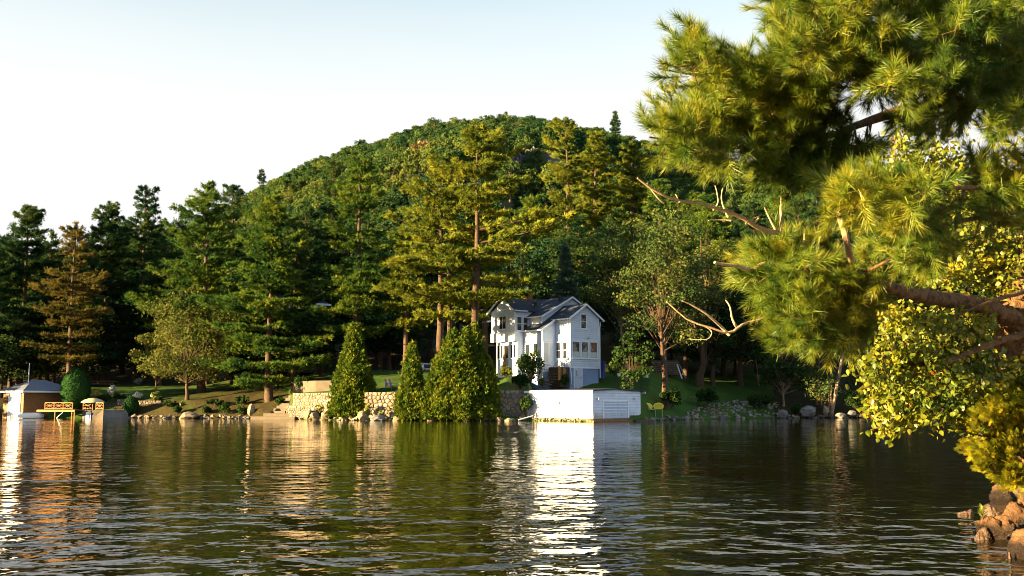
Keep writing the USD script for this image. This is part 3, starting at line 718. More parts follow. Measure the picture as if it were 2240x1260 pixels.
pp = P(62, 834, 104.5)
shd.part('roof_pole', MB().tube([pp - [0, 0, .4], pp + [.02, 0, 1.9]], .045, 6), 'white_trim')
# rowing boat hull turned over beside the shed: a long low pale shape at the waterline
def loft(sections):
    return np.vstack(sections), sheet(None, len(sections), len(sections[0]))


def hull(c, axis, L, Wd, Hh, up=(0, 0, 1)):
    axis = unit(axis); side = np.cross(axis, up)
    secs = []
    for t in np.linspace(-1, 1, 11):
        w = Wd / 2 * max(1 - abs(t) ** 2.6, .03); h = Hh * (1 - .35 * abs(t) ** 3)
        secs.append([c + axis * t * L / 2 + side * w * math.cos(a_) + np.array(up) * h * math.sin(a_) for a_ in np.linspace(-.15, math.pi + .15, 9)])
    return loft([np.array(s_) for s_ in secs])


boat = Thing('upturned_boat', 'pale rowing boat lying upside down at the waterline beside the dark shed', 'boat', P(67, 908, 101.6))
bc = P(67, 912.5, 101.4)
boat.part('hull', hull(bc, SU, 2.9, .95, .42), 'pot_white', smooth=True)
boat.part('keel', MB().bar(bc - unit(SU) * 1.1 + [0, 0, .41], bc + unit(SU) * 1.1 + [0, 0, .41], .05, .06), 'white_trim')

# ------------------------------------------------------------------ landing stage with crossed railing
def railing(T, p0, p1, n, mat, z0=.12, z1=.72, w=.055):
    p0, p1 = np.asarray(p0, float), np.asarray(p1, float)
    up = np.array([0, 0, 1.0])
    T.part('top_rail', MB().bar(p0 + up * z1, p1 + up * z1, w * 1.3, w * 1.1), mat)
    T.part('bottom_rail', MB().bar(p0 + up * z0, p1 + up * z0, w, w), mat)
    for k in range(n + 1):
        q = p0 + (p1 - p0) * k / n
        T.part('rail_post', MB().bar(q, q + up * (z1 - w * .56), w * 1.3), mat)
    for k in range(n):
        a, b = p0 + (p1 - p0) * (k + .06) / n, p0 + (p1 - p0) * (k + .94) / n
        m = MB().bar(a + up * (z0 + w / 2), b + up * (z1 - w * .7), w * .55).bar(a + up * (z1 - w * .7), b + up * (z0 + w / 2), w * .5)
        c = (a + b) / 2
        m.bar(c + up * z0, c + up * z1, w * .45).bar(a + up * (z0 + z1) / 2, b + up * (z0 + z1) / 2, w * .4)
        T.part('crossed_bars', m, mat)


lz = ZY(896.5, 101.6)
ls = Thing('landing_stage', 'wooden landing stage with crossed railing on thin legs beside the dark boat shed', 'jetty', P(120, 912, 101.6))
p0, p1 = P(98, 896, 101.9), P(158, 896, 101.3)
p0[2] = p1[2] = lz
ax = unit(p1 - p0); bk = np.array([-ax[1], ax[0], 0])
for k in range(14):
    q = p0 - ax * .9 + (p1 - p0 + ax * 1.2) * k / 14
    ls.part('deck_plank', MB().box(q - [0, 0, .05], (p1 - p0 + ax * 1.2) / 14 * .94, bk * 1.3, [0, 0, .05]), 'wood_gold')
ls.part('edge_beam', MB().bar(p0 - ax * .9 - bk * .03 - [0, 0, .12], p1 + ax * .3 - bk * .03 - [0, 0, .12], .05, .17), 'wood_gold')
for q in (p0 + ax * 1.1, p1 - ax * .1, p1 + ax * .2):
    ls.part('leg', MB().bar(q + bk * .1 - [0, 0, .2], q + bk * .1 - [0, 0, 1.5], .09), 'wood_gold')
ls.part('brace', MB().bar(p0 + ax * 1.15 + bk * .1 - [0, 0, .95], p0 + ax * 2.0 + bk * .1 - [0, 0, .25], .04), 'grey_metal')
railing(ls, p0, p1, 3, 'wood_gold')

sp = Thing('stone_pier', 'stone faced pier with crossed railing and grey side wall beside the landing stage', 'pier', P(205, 912, 102))
c0 = np.array([*P(226, 896, 101.2)[:2], 0])
W1v, W2v = unit([-.88, .47, 0]), unit([.85, .53, 0])
ztop = ZY(897, 101.2)
sp.part('lit_wall', MB().box(c0 + [0, 0, -.7], W1v * 3.1, np.cross([0, 0, 1], W1v) * -.4, [0, 0, .7 + ztop]), 'concrete')
sp.part('grey_wall', MB().box(c0 + [0, 0, -.7] + W2v * .0 - W1v * .001, W2v * 2.4, W1v * 3.0, [0, 0, .695 + ztop]), 'stone_grey')
q = c0 + W1v * 1.75
sp.part('pale_panel', MB().box(q + [0, 0, .0] - np.cross([0, 0, 1], W1v) * -.012, W1v * .75, np.cross([0, 0, 1], W1v) * .04, [0, 0, .62]), 'white_trim')
railing(sp, c0 + W1v * 1.6 + [0, 0, ztop], c0 + W1v * 3.0 + [0, 0, ztop], 1, 'wood_gold')
railing(sp, c0 + W1v * .02 + [0, 0, ztop], c0 + W1v * 1.1 + [0, 0, ztop], 1, 'wood_gold')
railing(sp, c0 + W2v * .15 + [0, 0, ztop], c0 + W2v * 2.1 + [0, 0, ztop], 2, 'black_metal')
q = P(203, 885, 102.6); q[2] = ztop
par = Thing('garden_parasol', 'low cream canvas parasol open over the stone pier railing', 'parasol', q)
par.part('pole', MB().tube([q, q + [0, 0, 1.15]], .03, 6), 'wood_pale')
secs = []
for zz, rr in ((1.22, .02), (1.16, .45), (1.02, .85), (.82, 1.12), (.74, 1.14)):
    secs.append([q + [rr * math.cos(a_), rr * math.sin(a_), zz] for a_ in np.linspace(0, 2 * math.pi, 17)])
par.part('canopy', loft([np.array(s_) for s_ in secs]), 'canvas', smooth=True)
for k in range(8):
    a_ = k * math.pi / 4
    par.part('rib', MB().bar(q + [0, 0, 1.15], q + [1.08 * math.cos(a_), 1.08 * math.sin(a_), .76], .02), 'wood_pale')


# ------------------------------------------------------------------ stones and stone walls
def rock(rng, c, size, sub=2, flat=.3, seed=0, rough=.32):
    """An angular boulder: a chipped convex block, split finer and roughened with ridges."""
    p = unit(rng.normal(size=(22, 3))) * rng.uniform(.8, 1.12, (22, 1))
    h = ConvexHull(p)
    f = h.simplices.copy()
    n = np.cross(p[f[:, 1]] - p[f[:, 0]], p[f[:, 2]] - p[f[:, 0]])
    flip = (n * p[f].mean(1)).sum(1) < 0
    f[flip] = f[flip][:, ::-1]
    v = p
    for _ in range(sub):
        v, f = trimesh.remesh.subdivide(v, f)
    r = .9 - np.linalg.norm(v, axis=1, keepdims=True)
    ridge = np.abs(meshkit.fbm(v * 2.1 + seed * 3.1, 3, seed) - .5) * 2
    fine = meshkit.fbm(v * 6.5 + seed, 3, seed + 7) - .5
    v = v * (1 + .25 * r + (rough * (ridge - .3) + .12 * fine)[:, None])
    v = v * np.asarray(size) / 2 * 1.05
    a = rng.uniform(0, 6.28)
    R = np.array([[math.cos(a), -math.sin(a), 0], [math.sin(a), math.cos(a), 0], [0, 0, 1]])
    return v @ R.T + np.asarray(c), f


def cobble(rng, c, s):
    p = unit(rng.normal(size=(13, 3))) * rng.uniform(.75, 1.1, (13, 1)) * np.array([1, .8, .62]) * s / 2
    a = rng.uniform(0, 6.28)
    R = np.array([[math.cos(a), -math.sin(a), 0], [math.sin(a), math.cos(a), 0], [0, 0, 1]])
    h = ConvexHull(p)
    f = h.simplices.copy()
    n = np.cross(p[f[:, 1]] - p[f[:, 0]], p[f[:, 2]] - p[f[:, 0]])
    flip = (n * p[f].mean(1)).sum(1) < 0
    f[flip] = f[flip][:, ::-1]
    return p @ R.T + np.asarray(c), f


def stone_wall(T, o, dv, nv, width, z0, z1, cell, mats, seed, thick=.35):
    rng = np.random.default_rng(seed)
    o, dv, nv = np.asarray(o, float), unit(dv), unit(nv)
    o = np.array([o[0], o[1], 0])
    T.part('wall_core', MB().box(o + [0, 0, z0 - .3], dv * width, -nv * thick, [0, 0, z1 - z0 + .27]), 'mortar')
    nx, nz = max(2, round(width / cell)), max(2, round((z1 - z0) / (cell * .82)))
    pts = [((i + .5 + rng.uniform(-.42, .42) + .5 * (k % 2)) * width / nx, z0 + (k + .5 + rng.uniform(-.4, .4)) * (z1 - z0) / nz) for k in range(nz) for i in range(nx)]
    frame = shapely.box(0, z0, width, z1)
    for g in shapely.voronoi_polygons(shapely.MultiPoint(pts), extend_to=frame).geoms:
        g = g.intersection(frame).buffer(-.02).buffer(-.03).buffer(.03, quad_segs=2).simplify(.015)
        if g.geom_type != 'Polygon' or g.area < .01:
            continue
        c = np.array(g.exterior.coords)[:-1]
        if not g.exterior.is_ccw:
            c = c[::-1]
        m = c.mean(0)
        W = lambda q, out: o + dv * q[:, :1] + np.outer(np.broadcast_to(out, len(q)), nv) + np.outer(q[:, 1], [0, 0, 1])
        up = rng.uniform(.05, .12)
        r0 = W(c, -.03); r1 = W(m + (c - m) * .93, up * .65); r2 = W(m + (c - m) * rng.uniform(.5, .68) + rng.normal(size=2) * .01, up + rng.uniform(-.015, .015, len(c)))
        n = len(c)
        f = []
        for base in (0, n):
            for i in range(n):
                j = (i + 1) % n
                f += [[base + i, base + j, base + n + j], [base + i, base + n + j, base + n + i]]
        f += [[2 * n, 2 * n + i, 2 * n + i + 1] for i in range(1, n - 1)]
        T.part('stone', (np.vstack([r0, r1, r2]), np.array(f)), mats[rng.integers(len(mats))])


def wall_between(name, label, a, b, z0, z1, cell, mats, seed):
    a, b = np.asarray(a, float), np.asarray(b, float)
    dv = unit([b[0] - a[0], b[1] - a[1], 0]); nv = np.array([dv[1], -dv[0], 0])
    T = Thing(name, label, 'stone wall', (a[0], a[1], z0))
    stone_wall(T, a, dv, nv, np.linalg.norm((b - a)[:2]), z0, z1, cell, mats, seed)
    return T


warm = ['stone_warm', 'stone', 'stone_pale']
wall_between('stone_wall', 'tall sunlit stone wall between the steps and the left cedar', P(641, 880, 96.3), P(745, 880, 91.0), .75, ZY(859, 94), .36, warm, 1)
wall_between('stone_wall', 'low sunlit stone wall at the foot of the concrete steps', P(628, 900, 95.6), P(690, 900, 92.6), .1, ZY(887, 94), .3, warm, 2)
wall_between('stone_wall', 'round topped sunlit stone wall under the deckchair between two cedars', P(797, 880, 89.4), P(915, 880, 88.6), .2, ZY(857.5, 90), .40, warm, 3)
wall_between('stone_wall', 'shaded grey stone wall between the wide cedar and the boathouse', P(1060, 880, 88.0), P(1166, 880, 88.9), .2, ZY(853, 88), .42, ['stone_grey', 'stone'], 4)
cw = Thing('concrete_wall', 'plain brown concrete retaining wall above the sunlit stone wall', 'wall', P(690, 858, 97))
a, b, c = P(640, 858, 101), P(690, 858, 97.2), P(760, 858, 96.2)
for q0, q1 in ((a, b), (b, c)):
    dv = unit(q1 - q0); dv[2] = 0
    cw.part('wall_panel', MB().box([q0[0], q0[1], 2.0], (q1 - q0) * [1, 1, 0], np.array([-dv[1], dv[0], 0]) * .25, [0, 0, ZY(833, 97.5) - 2.0]), 'concrete')
# concrete landing and steps
stp = Thing('concrete_steps', 'broad brown concrete steps rising from the water beside the low stone wall', 'steps', P(600, 913, 96))
for k, (x0, x1, D, y) in enumerate(((548, 650, 95.2, 911), (576, 640, 95.9, 904))):
    z = ZY(y, D)
    q0, q1 = P(x0, y, D), P(x1, y, D)
    stp.part('landing_slab', MB().box([q0[0], q0[1], z - .5], [q1[0] - q0[0], -1.2 if k == 0 else -.7, 0], [.1, 1.8, 0], [0, 0, .5]), 'concrete')
for k in range(7):
    y = 899 - 5.6 * k; D = 97.2 + .55 * k; z = ZY(y, D)
    q0, q1 = P(592 + 6.5 * k, y, D), P(626 + 3.2 * k, y, D)
    stp.part('step', MB().box([q0[0], q0[1], z - .3], [q1[0] - q0[0], -.5, 0], [0, .8, 0], [0, 0, .3]), 'concrete')
rng = np.random.default_rng(8)


def boulder(px, py_top, py_bot, wpx, D, label, mat='stone', seed=0, deep=.9, sub=2, cat='boulder', group=None, name='boulder'):
    a, b = P(px, py_top, D), P(px, py_bot, D)
    w = wpx / F * D * .82; h = (a[2] - b[2]) * .8 + .2
    c = (a + b) / 2 - [0, 0, .08]
    T = single(name, rock(np.random.default_rng(seed + 50), c, (w, w * deep, h), sub, seed=seed), mat, label, cat, group, smooth=18)
    return T


boulder(412, 899, 917, 60, 99.6, 'pale pointed boulder at the waterline below the small olive tree', 'stone', 1, .7)
boulder(549, 880, 914, 24, 96.6, 'tall upright pale stone standing left of the concrete steps', 'stone', 2)
boulder(672, 893, 919, 28, 92.5, 'sunlit boulder right of the concrete landing', 'stone_warm', 3)
boulder(688, 898, 920, 26, 91.6, 'brown sunlit rock between two boulders left of the left cedar', 'stone', 4)
boulder(712, 897, 920, 30, 90.4, 'cracked sunlit rock touching the left cedar on its left', 'stone_warm', 5)
boulder(792, 896, 921, 26, 88.3, 'sunlit rock at the left foot of the round topped wall', 'stone_warm', 6)
boulder(826, 906, 922, 46, 88.0, 'low dark rock at the foot of the round topped wall', 'stone_grey', 7)
boulder(868, 907, 922, 30, 87.8, 'sunlit rock right below the round topped wall', 'stone_warm', 8)
boulder(940, 912, 921, 22, 86.9, 'sunlit stone under the left skirt of the wide cedar', 'stone_warm', 9)
boulder(1020, 913, 921, 24, 86.4, 'golden stone under the middle of the wide cedar', 'stone_warm', 10)
boulder(1092, 916, 923, 14, 86.4, 'small golden stone right of the wide cedar', 'stone_warm', 11)
boulder(1112, 913, 923, 26, 86.5, 'flat golden stone left of the white pole', 'stone_warm', 12)
boulder(1712, 893, 914, 30, 101.5, 'grey dome shaped boulder at the right end of the cobble bank', 'stone_grey', 13)
boulder(1768, 884, 912, 46, 102.6, 'broad brown boulder under the shore maple', 'stone_grey', 14)
boulder(1807, 884, 908, 20, 102.8, 'upright grey boulder at the foot of the pale leaning trunk', 'stone', 15)
boulder(1840, 902, 912, 32, 102.6, 'long low pale boulder right of the upright grey boulder', 'stone_pale', 16)
boulder(1864, 894, 909, 24, 103.2, 'grey boulder behind two long low ones', 'stone_grey', 17)
boulder(1890, 902, 913, 28, 103.0, 'long low boulder nearest the golden leaves', 'stone', 18)
boulder(1930, 896, 914, 44, 103.4, 'wide dark boulder half behind the golden leaves', 'stone_grey', 19)
boulder(1562, 805, 823, 36, 121, 'large grey boulder on the upper lawn against the dark wood', 'stone_grey', 20)
boulder(305, 822, 842, 30, 124, 'grey rock at the back edge of the left lawn', 'stone_grey', 21)
# loose cobbles: bank right of the boathouse, and the edge stones of the shore
cbk = Thing('cobble_bank', 'sloping bank of loose grey cobbles right of the boathouse', 'stones', P(1600, 900, 99))
for k in range(280):
    px = rng.uniform(1500, 1705); sx = (px - 1500) / 205
    d = rng.uniform(-.1, 4.6 * min(1, .35 + 1.3 * sx) * (1.15 - .4 * max(0, sx - .6)))
    y = shore(px) + d
    x = XL(px, y)
    s = rng.uniform(.22, .55) * (1.25 if d < .8 else 1)
    cbk.part('cobble', cobble(rng, (x, y, gz(x, y) + s * .12), s), ['stone_grey', 'stone_grey', 'stone', 'stone_pale'][rng.integers(4)])


def edge_stones(name, label, x0, x1, n, mats, s0=.3, s1=.7):
    T = Thing(name, label, 'stones', P((x0 + x1) / 2, 915, float(shore((x0 + x1) / 2))))
    for k in range(n):
        px = x0 + (x1 - x0) * (k + rng.uniform(.1, .9)) / n
        y = shore(px) + rng.uniform(-.25, .45); x = XL(px, y); s = rng.uniform(s0, s1)
        T.part('rock', cobble(rng, (x, y, rng.uniform(-.05, .2) + .1 * s), s), mats[rng.integers(len(mats))])


edge_stones('shore_stones', 'row of small grey stones along the water below the left lawn', 262, 385, 30, ['stone_grey', 'stone'])
edge_stones('shore_stones', 'row of dark stones along the water left of the upright stone', 438, 545, 28, ['stone_grey', 'stone', 'stone_grey'])
edge_stones('shore_stones', 'sunlit stones at the waterline from the concrete landing to the wide cedar', 655, 920, 60, warm)
edge_stones('shore_stones', 'golden stones in the shade under the wide cedar', 920, 1150, 40, ['stone_warm', 'stone', 'stone_grey'])
edge_stones('shore_stones', 'small sunlit stones along the foot of the boathouse side wall', 1165, 1270, 46, warm, .2, .45)
edge_stones('shore_stones', 'dark stones at the waterline between the boathouse and the cobble bank', 1412, 1510, 34, ['stone_grey', 'stone_grey', 'stone'])
edge_stones('shore_stones', 'shaded stones at the waterline below the shore maple', 1700, 2060, 70, ['stone_grey', 'stone'], .3, .8)
# pale stone terraces of the left garden
for x0, x1, D, y0, y1, lb in ((272, 300, 106.8, 865, 873, 'short upper run of pale garden edging by the white flowers'), (256, 300, 105.6, 873, 884, 'middle run of pale garden edging behind the small egg shaped cedar'),
                              (300, 352, 104.8, 876, 888, 'long low run of pale garden edging right of the small egg shaped cedar')):
    wall_between('garden_edging', lb, P(x0, y1, D), P(x1, y1, D - .3), ZY(y1, D) - .1, ZY(y0, D), .3, ['stone_pale', 'stone'], int(x1))

# ------------------------------------------------------------------ trees
def tufts(rng, c, d, k, length, width, spread):
    """k thin diamond blades from each centre c, fanned about the direction d."""
    n = len(c)
    dirs = unit(d[:, None] + spread * rng.normal(size=(n, k, 3)))
    L = length * rng.uniform(.65, 1.25, (n, k, 1))
    side = unit(np.cross(dirs, rng.normal(size=(n, k, 3)))) * width / 2
    o = c[:, None] + 0 * dirs
    q = o + dirs * L * .25
    v = np.stack([q - side, q + side, o + dirs * L], 2).reshape(-1, 3)
    return v, np.arange(n * k * 3).reshape(-1, 3)


def cards(rng, c, nrm, size, asp=1.5):
    n = len(c)
    a = unit(np.cross(nrm, rng.normal(size=(n, 3)))); b = np.cross(unit(nrm), a)
    s = size * rng.uniform(.6, 1.3, (n, 1))
    v = np.stack([c - a * s * asp / 2, c + b * s / 2 - a * s * .05, c + a * s * asp / 2, c - b * s / 2 - a * s * .05], 1).reshape(-1, 3)
    k = np.arange(n)[:, None] * 4
    return v, np.vstack([k + [0, 1, 2], k + [0, 2, 3]])


def pine_mesh(seed, h, R, clear, gap=1.12, dens=1.12, asym=(0, 0), blade=.36, power=.62, droop=0., sparse=.10, topw=.5, thick=None, nb=(4, 7), bl=6):
    """A white pine: whorled limbs that carry flat plates of needle tufts. Returns (trunk, crown)."""
    rng = np.random.default_rng(seed)
    tr = MB()
    r0 = thick or .016 * h + .06
    zs = np.linspace(-.4, h, 12)
    wob = np.cumsum(rng.normal(size=(12, 2)) * .035 * h / 18, 0); wob -= wob[0]
    path = np.column_stack([wob, zs])
    tr.tube(path, np.maximum(r0 * (1 - .93 * np.clip(zs / h, 0, 1)) ** .9, .025) * np.where(zs < .2, 1.35, 1), 8)
    at = lambda z: np.array([np.interp(z, zs, path[:, 0]), np.interp(z, zs, path[:, 1]), z])
    C, Dv = [], []
    z = clear
    az0 = 0
    for z_ in np.linspace(clear * .45, clear, 5)[:-1]:  # dead stubs under the crown
        az = rng.uniform(0, 6.28); L = rng.uniform(.3, 1.3)
        p = at(z_); d = np.array([math.cos(az), math.sin(az), .1])
        tr.tube([p, p + d * L], [.04, .012], 4)
    while z < h - .5:
        t = (z - clear) / (h - clear)
        prof = min(1, ((t + .10) / .26)) ** .6 * (1 - t) ** power
        rr = 1.2 * R * prof + topw * (1 - t * .6)
        az0 += rng.uniform(.3, 1.2)
        n = rng.integers(*nb)
        wh = rng.uniform(.72, 1.12)
        for k in range(n):
            if rng.random() < sparse:
                continue
            az = az0 + (k + rng.uniform(-.3, .3)) * 6.283 / n
            L = rr * wh * rng.uniform(.55, 1.28) * (1 + asym[0] * max(0, math.cos(az - asym[1])))
            if rng.random() < .05:
                L *= .55
            e0 = (-.06 - droop) * (1 - t) + .55 * t ** 1.5 + rng.normal() * .06
            dirv = np.array([math.cos(az), math.sin(az), 0]); lat = np.array([-dirv[1], dirv[0], 0])
            base = at(z + rng.uniform(-.12, .12))
            cu = rng.uniform(.05, .16)
            axis = lambda s: base + dirv * L * s[:, None] + np.array([0, 0, 1.0]) * (L * (e0 * s + cu * s * s))[:, None]
            sgm = np.linspace(0, 1, 4)
            if L > .5:
                tr.tube(axis(sgm * .9), np.array([.014, .010, .007, .003]) * (L + 1.2), 4, cap=False)
            m = max(8, int(dens * (12 + 31 * L + 9.5 * L * L)))
            s = rng.uniform(.08 if L > 1 else .0, 1, m) ** .9
            # side twigs: tufts gather in a few bunches along the limb
            nbunch = max(3, int(2.6 + 1.7 * L))
            bs = rng.uniform(.12, 1.0, nbunch); bl_ = rng.uniform(-1, 1, nbunch) * .44 * L * np.sqrt(np.clip(1.12 - bs, 0, 1))
            which = rng.integers(nbunch, size=m)
            ox, oy = rng.normal(size=m), rng.normal(size=m); ins = rng.random(m) < .84
            s = np.where(ins, np.clip(bs[which] + ox * .24 / (L + .8), .05, 1.05), s)
            la = np.where(ins, bl_[which] + oy * (.14 + .045 * L), rng.normal(size=m) * .16 * L)
            c = axis(s) + lat * la[:, None] + np.array([0, 0, 1.0]) * (rng.normal(size=m) * .055 + .13 - .06 * (ox * ox + oy * oy) * ins)[:, None]
            C.append(c)
            Dv.append(dirv * .75 + lat * np.sign(la)[:, None] * .35 + np.array([0, 0, .55]))
        z += gap * rng.uniform(.75, 1.3) * (1.15 - .45 * t)
    top = at(h)
    m = 40
    C.append(top + np.column_stack([rng.normal(size=(m, 2)) * .12, -rng.uniform(0, 1.2, m)])); Dv.append(np.column_stack([rng.normal(size=(m, 2)) * .4, np.ones(m)]))
    C, Dv = np.vstack(C), np.vstack([np.broadcast_to(d, (len(c), 3)) if np.ndim(d) == 1 else d for c, d in zip(C, Dv)])
    return tr, tufts(rng, C, Dv, bl, blade * 1.15, blade * .23, .42)


def leafy_mesh(seed, h, R, clear, nclump=46, leaf=.20, per=95, trunk_r=None, zasp=1.0, forks=1, flat=.75, lean=(0, 0), shell=.55):
    """A broadleaved tree: forked limbs and leaf clumps with gaps between them."""
    rng = np.random.default_rng(seed)
    tr = MB()
    r0 = trunk_r or .022 * h + .03
    cz = (h + clear) / 2; hz = (h - clear) / 2
    th = unit(rng.normal(size=(nclump, 3)))
    rad = rng.uniform(shell, 1, (nclump, 1)) ** .6
    cc = th * rad * [R * .86, R * .86, hz * .86] * (1 + .25 * rng.normal(size=(nclump, 1)).clip(-1, 1)) + [0, 0, cz]
    cc[:, :2] += np.asarray(lean) * (cc[:, 2:] / h)
    for f in range(forks):
        az = f * 6.283 / forks + rng.uniform(0, 2)
        off = np.array([math.cos(az), math.sin(az), 0]) * (R * .22 if forks > 1 else 0)
        pts = [np.array([0, 0, -.4]) + off * .15, off * .3 + [0, 0, clear * .5], off * .7 + [lean[0] * .5, lean[1] * .5, clear], off + [lean[0] * .7, lean[1] * .7, cz], off * 1.2 + [lean[0], lean[1], h * .92]]
        pts = [p + np.append(rng.normal(size=2) * .05 * h / 10, 0) for p in pts]
        fr = 1 / math.sqrt(forks)
        tr.tube(pts, np.array([1.25, .95, .75, .45, .1]) * r0 * fr, 8)
        for k in range(f, nclump, forks):
            s = rng.uniform(.35, .95)
            zz = clear * .8 + (cc[k][2] - clear * .8) * .45 * s
            b = np.array([np.interp(zz, [p[2] for p in pts], [p[i] for p in pts]) for i in range(2)] + [zz])
            mid = (b + cc[k]) / 2 + rng.normal(size=3) * .12
            tr.tube([b, mid, cc[k]], [.2 * r0 * fr, .12 * r0 * fr, .03 * r0], 4, cap=False)
    cr = rng.uniform(.55, 1.15, nclump) * R * .36
    which = np.repeat(np.arange(nclump), per)
    d = unit(rng.normal(size=(len(which), 3)) + [0, 0, .35])
    c = cc[which] + d * (cr[which] * rng.uniform(.45, 1.05, len(which)))[:, None] * [1, 1, flat]
    nrm = unit(d * .8 + rng.normal(size=d.shape) * .55 + [0, 0, .3])
    return tr, cards(rng, c, nrm, leaf)


def cedar_mesh(seed, h, peaks, n=5200, blade=.34):
    """A white cedar: flame shaped upright sprays all over one or more narrow cones. peaks: (dx, dy, radius, height)."""
    rng = np.random.default_rng(seed)
    tr = MB(); C, Dv, S = [], [], []
    core = MB()
    tot = sum(p[2] * p[3] for p in peaks)
    for dx, dy, r, hh in peaks:
        tr.tube([[dx, dy, -.3], [dx, dy, hh * .5], [dx, dy, hh * .95]], [.16, .1, .02], 6)
        m = int(n * r * hh / tot)
        t = rng.beta(1.0, 1.45, m)
        az = rng.uniform(0, 6.283, m)
        lump = meshkit.fbm(np.stack([np.cos(az) * 1.5 + dx, np.sin(az) * 1.5, t * hh * .6], -1), 3, seed)
        prof = np.minimum(1, (t + .10) / .14) ** .5 * (1 - t) ** .58
        rad = r * prof * (.30 + 1.35 * lump) * rng.uniform(.70, 1.12, m) * (1 + .28 * (rng.random(m) < .06))
        c = np.stack([dx + rad * np.cos(az), dy + rad * np.sin(az), t * hh * .97 + .05], -1)
        C.append(c); Dv.append(np.stack([np.cos(az) * .55, np.sin(az) * .55, np.full(m, .75)], -1))
        zz = np.linspace(.05, .93, 9)
        core.tube(np.column_stack([np.full(9, dx), np.full(9, dy), zz * hh]), r * .42 * (1 - zz) ** .58 * np.minimum(1, (zz + .06) / .16) ** .5, 9)
    C, Dv = np.vstack(C), np.vstack(Dv)
    v, f = tufts(rng, C, Dv, 5, blade, blade * .5, .45)
    cv, cf = core.get()
    return tr, (np.vstack([v, cv]), np.vstack([f, cf + len(v)]))


def plant_tree(name, label, cat, px, D, mesh, leaf_mat, bark='bark', group=None, base=None, rotz=0, z=None):
    x, y = XL(px, D), D
    b = np.array([x, y, gz(x, y) if z is None else z])
    T = Thing(name, label, cat, b, group)
    tr, cr = mesh
    tv, tf = tr.get() if isinstance(tr, MB) else tr
    T.part('trunk', (tv + b, tf), bark, smooth=50)
    T.part('crown', (cr[0] + b, cr[1]), leaf_mat)
    return T


def hof(px, D, py):
    """Height of a tree at (px, D) whose top is seen at py."""
    return ZY(py, D) - gz(XL(px, D), D)


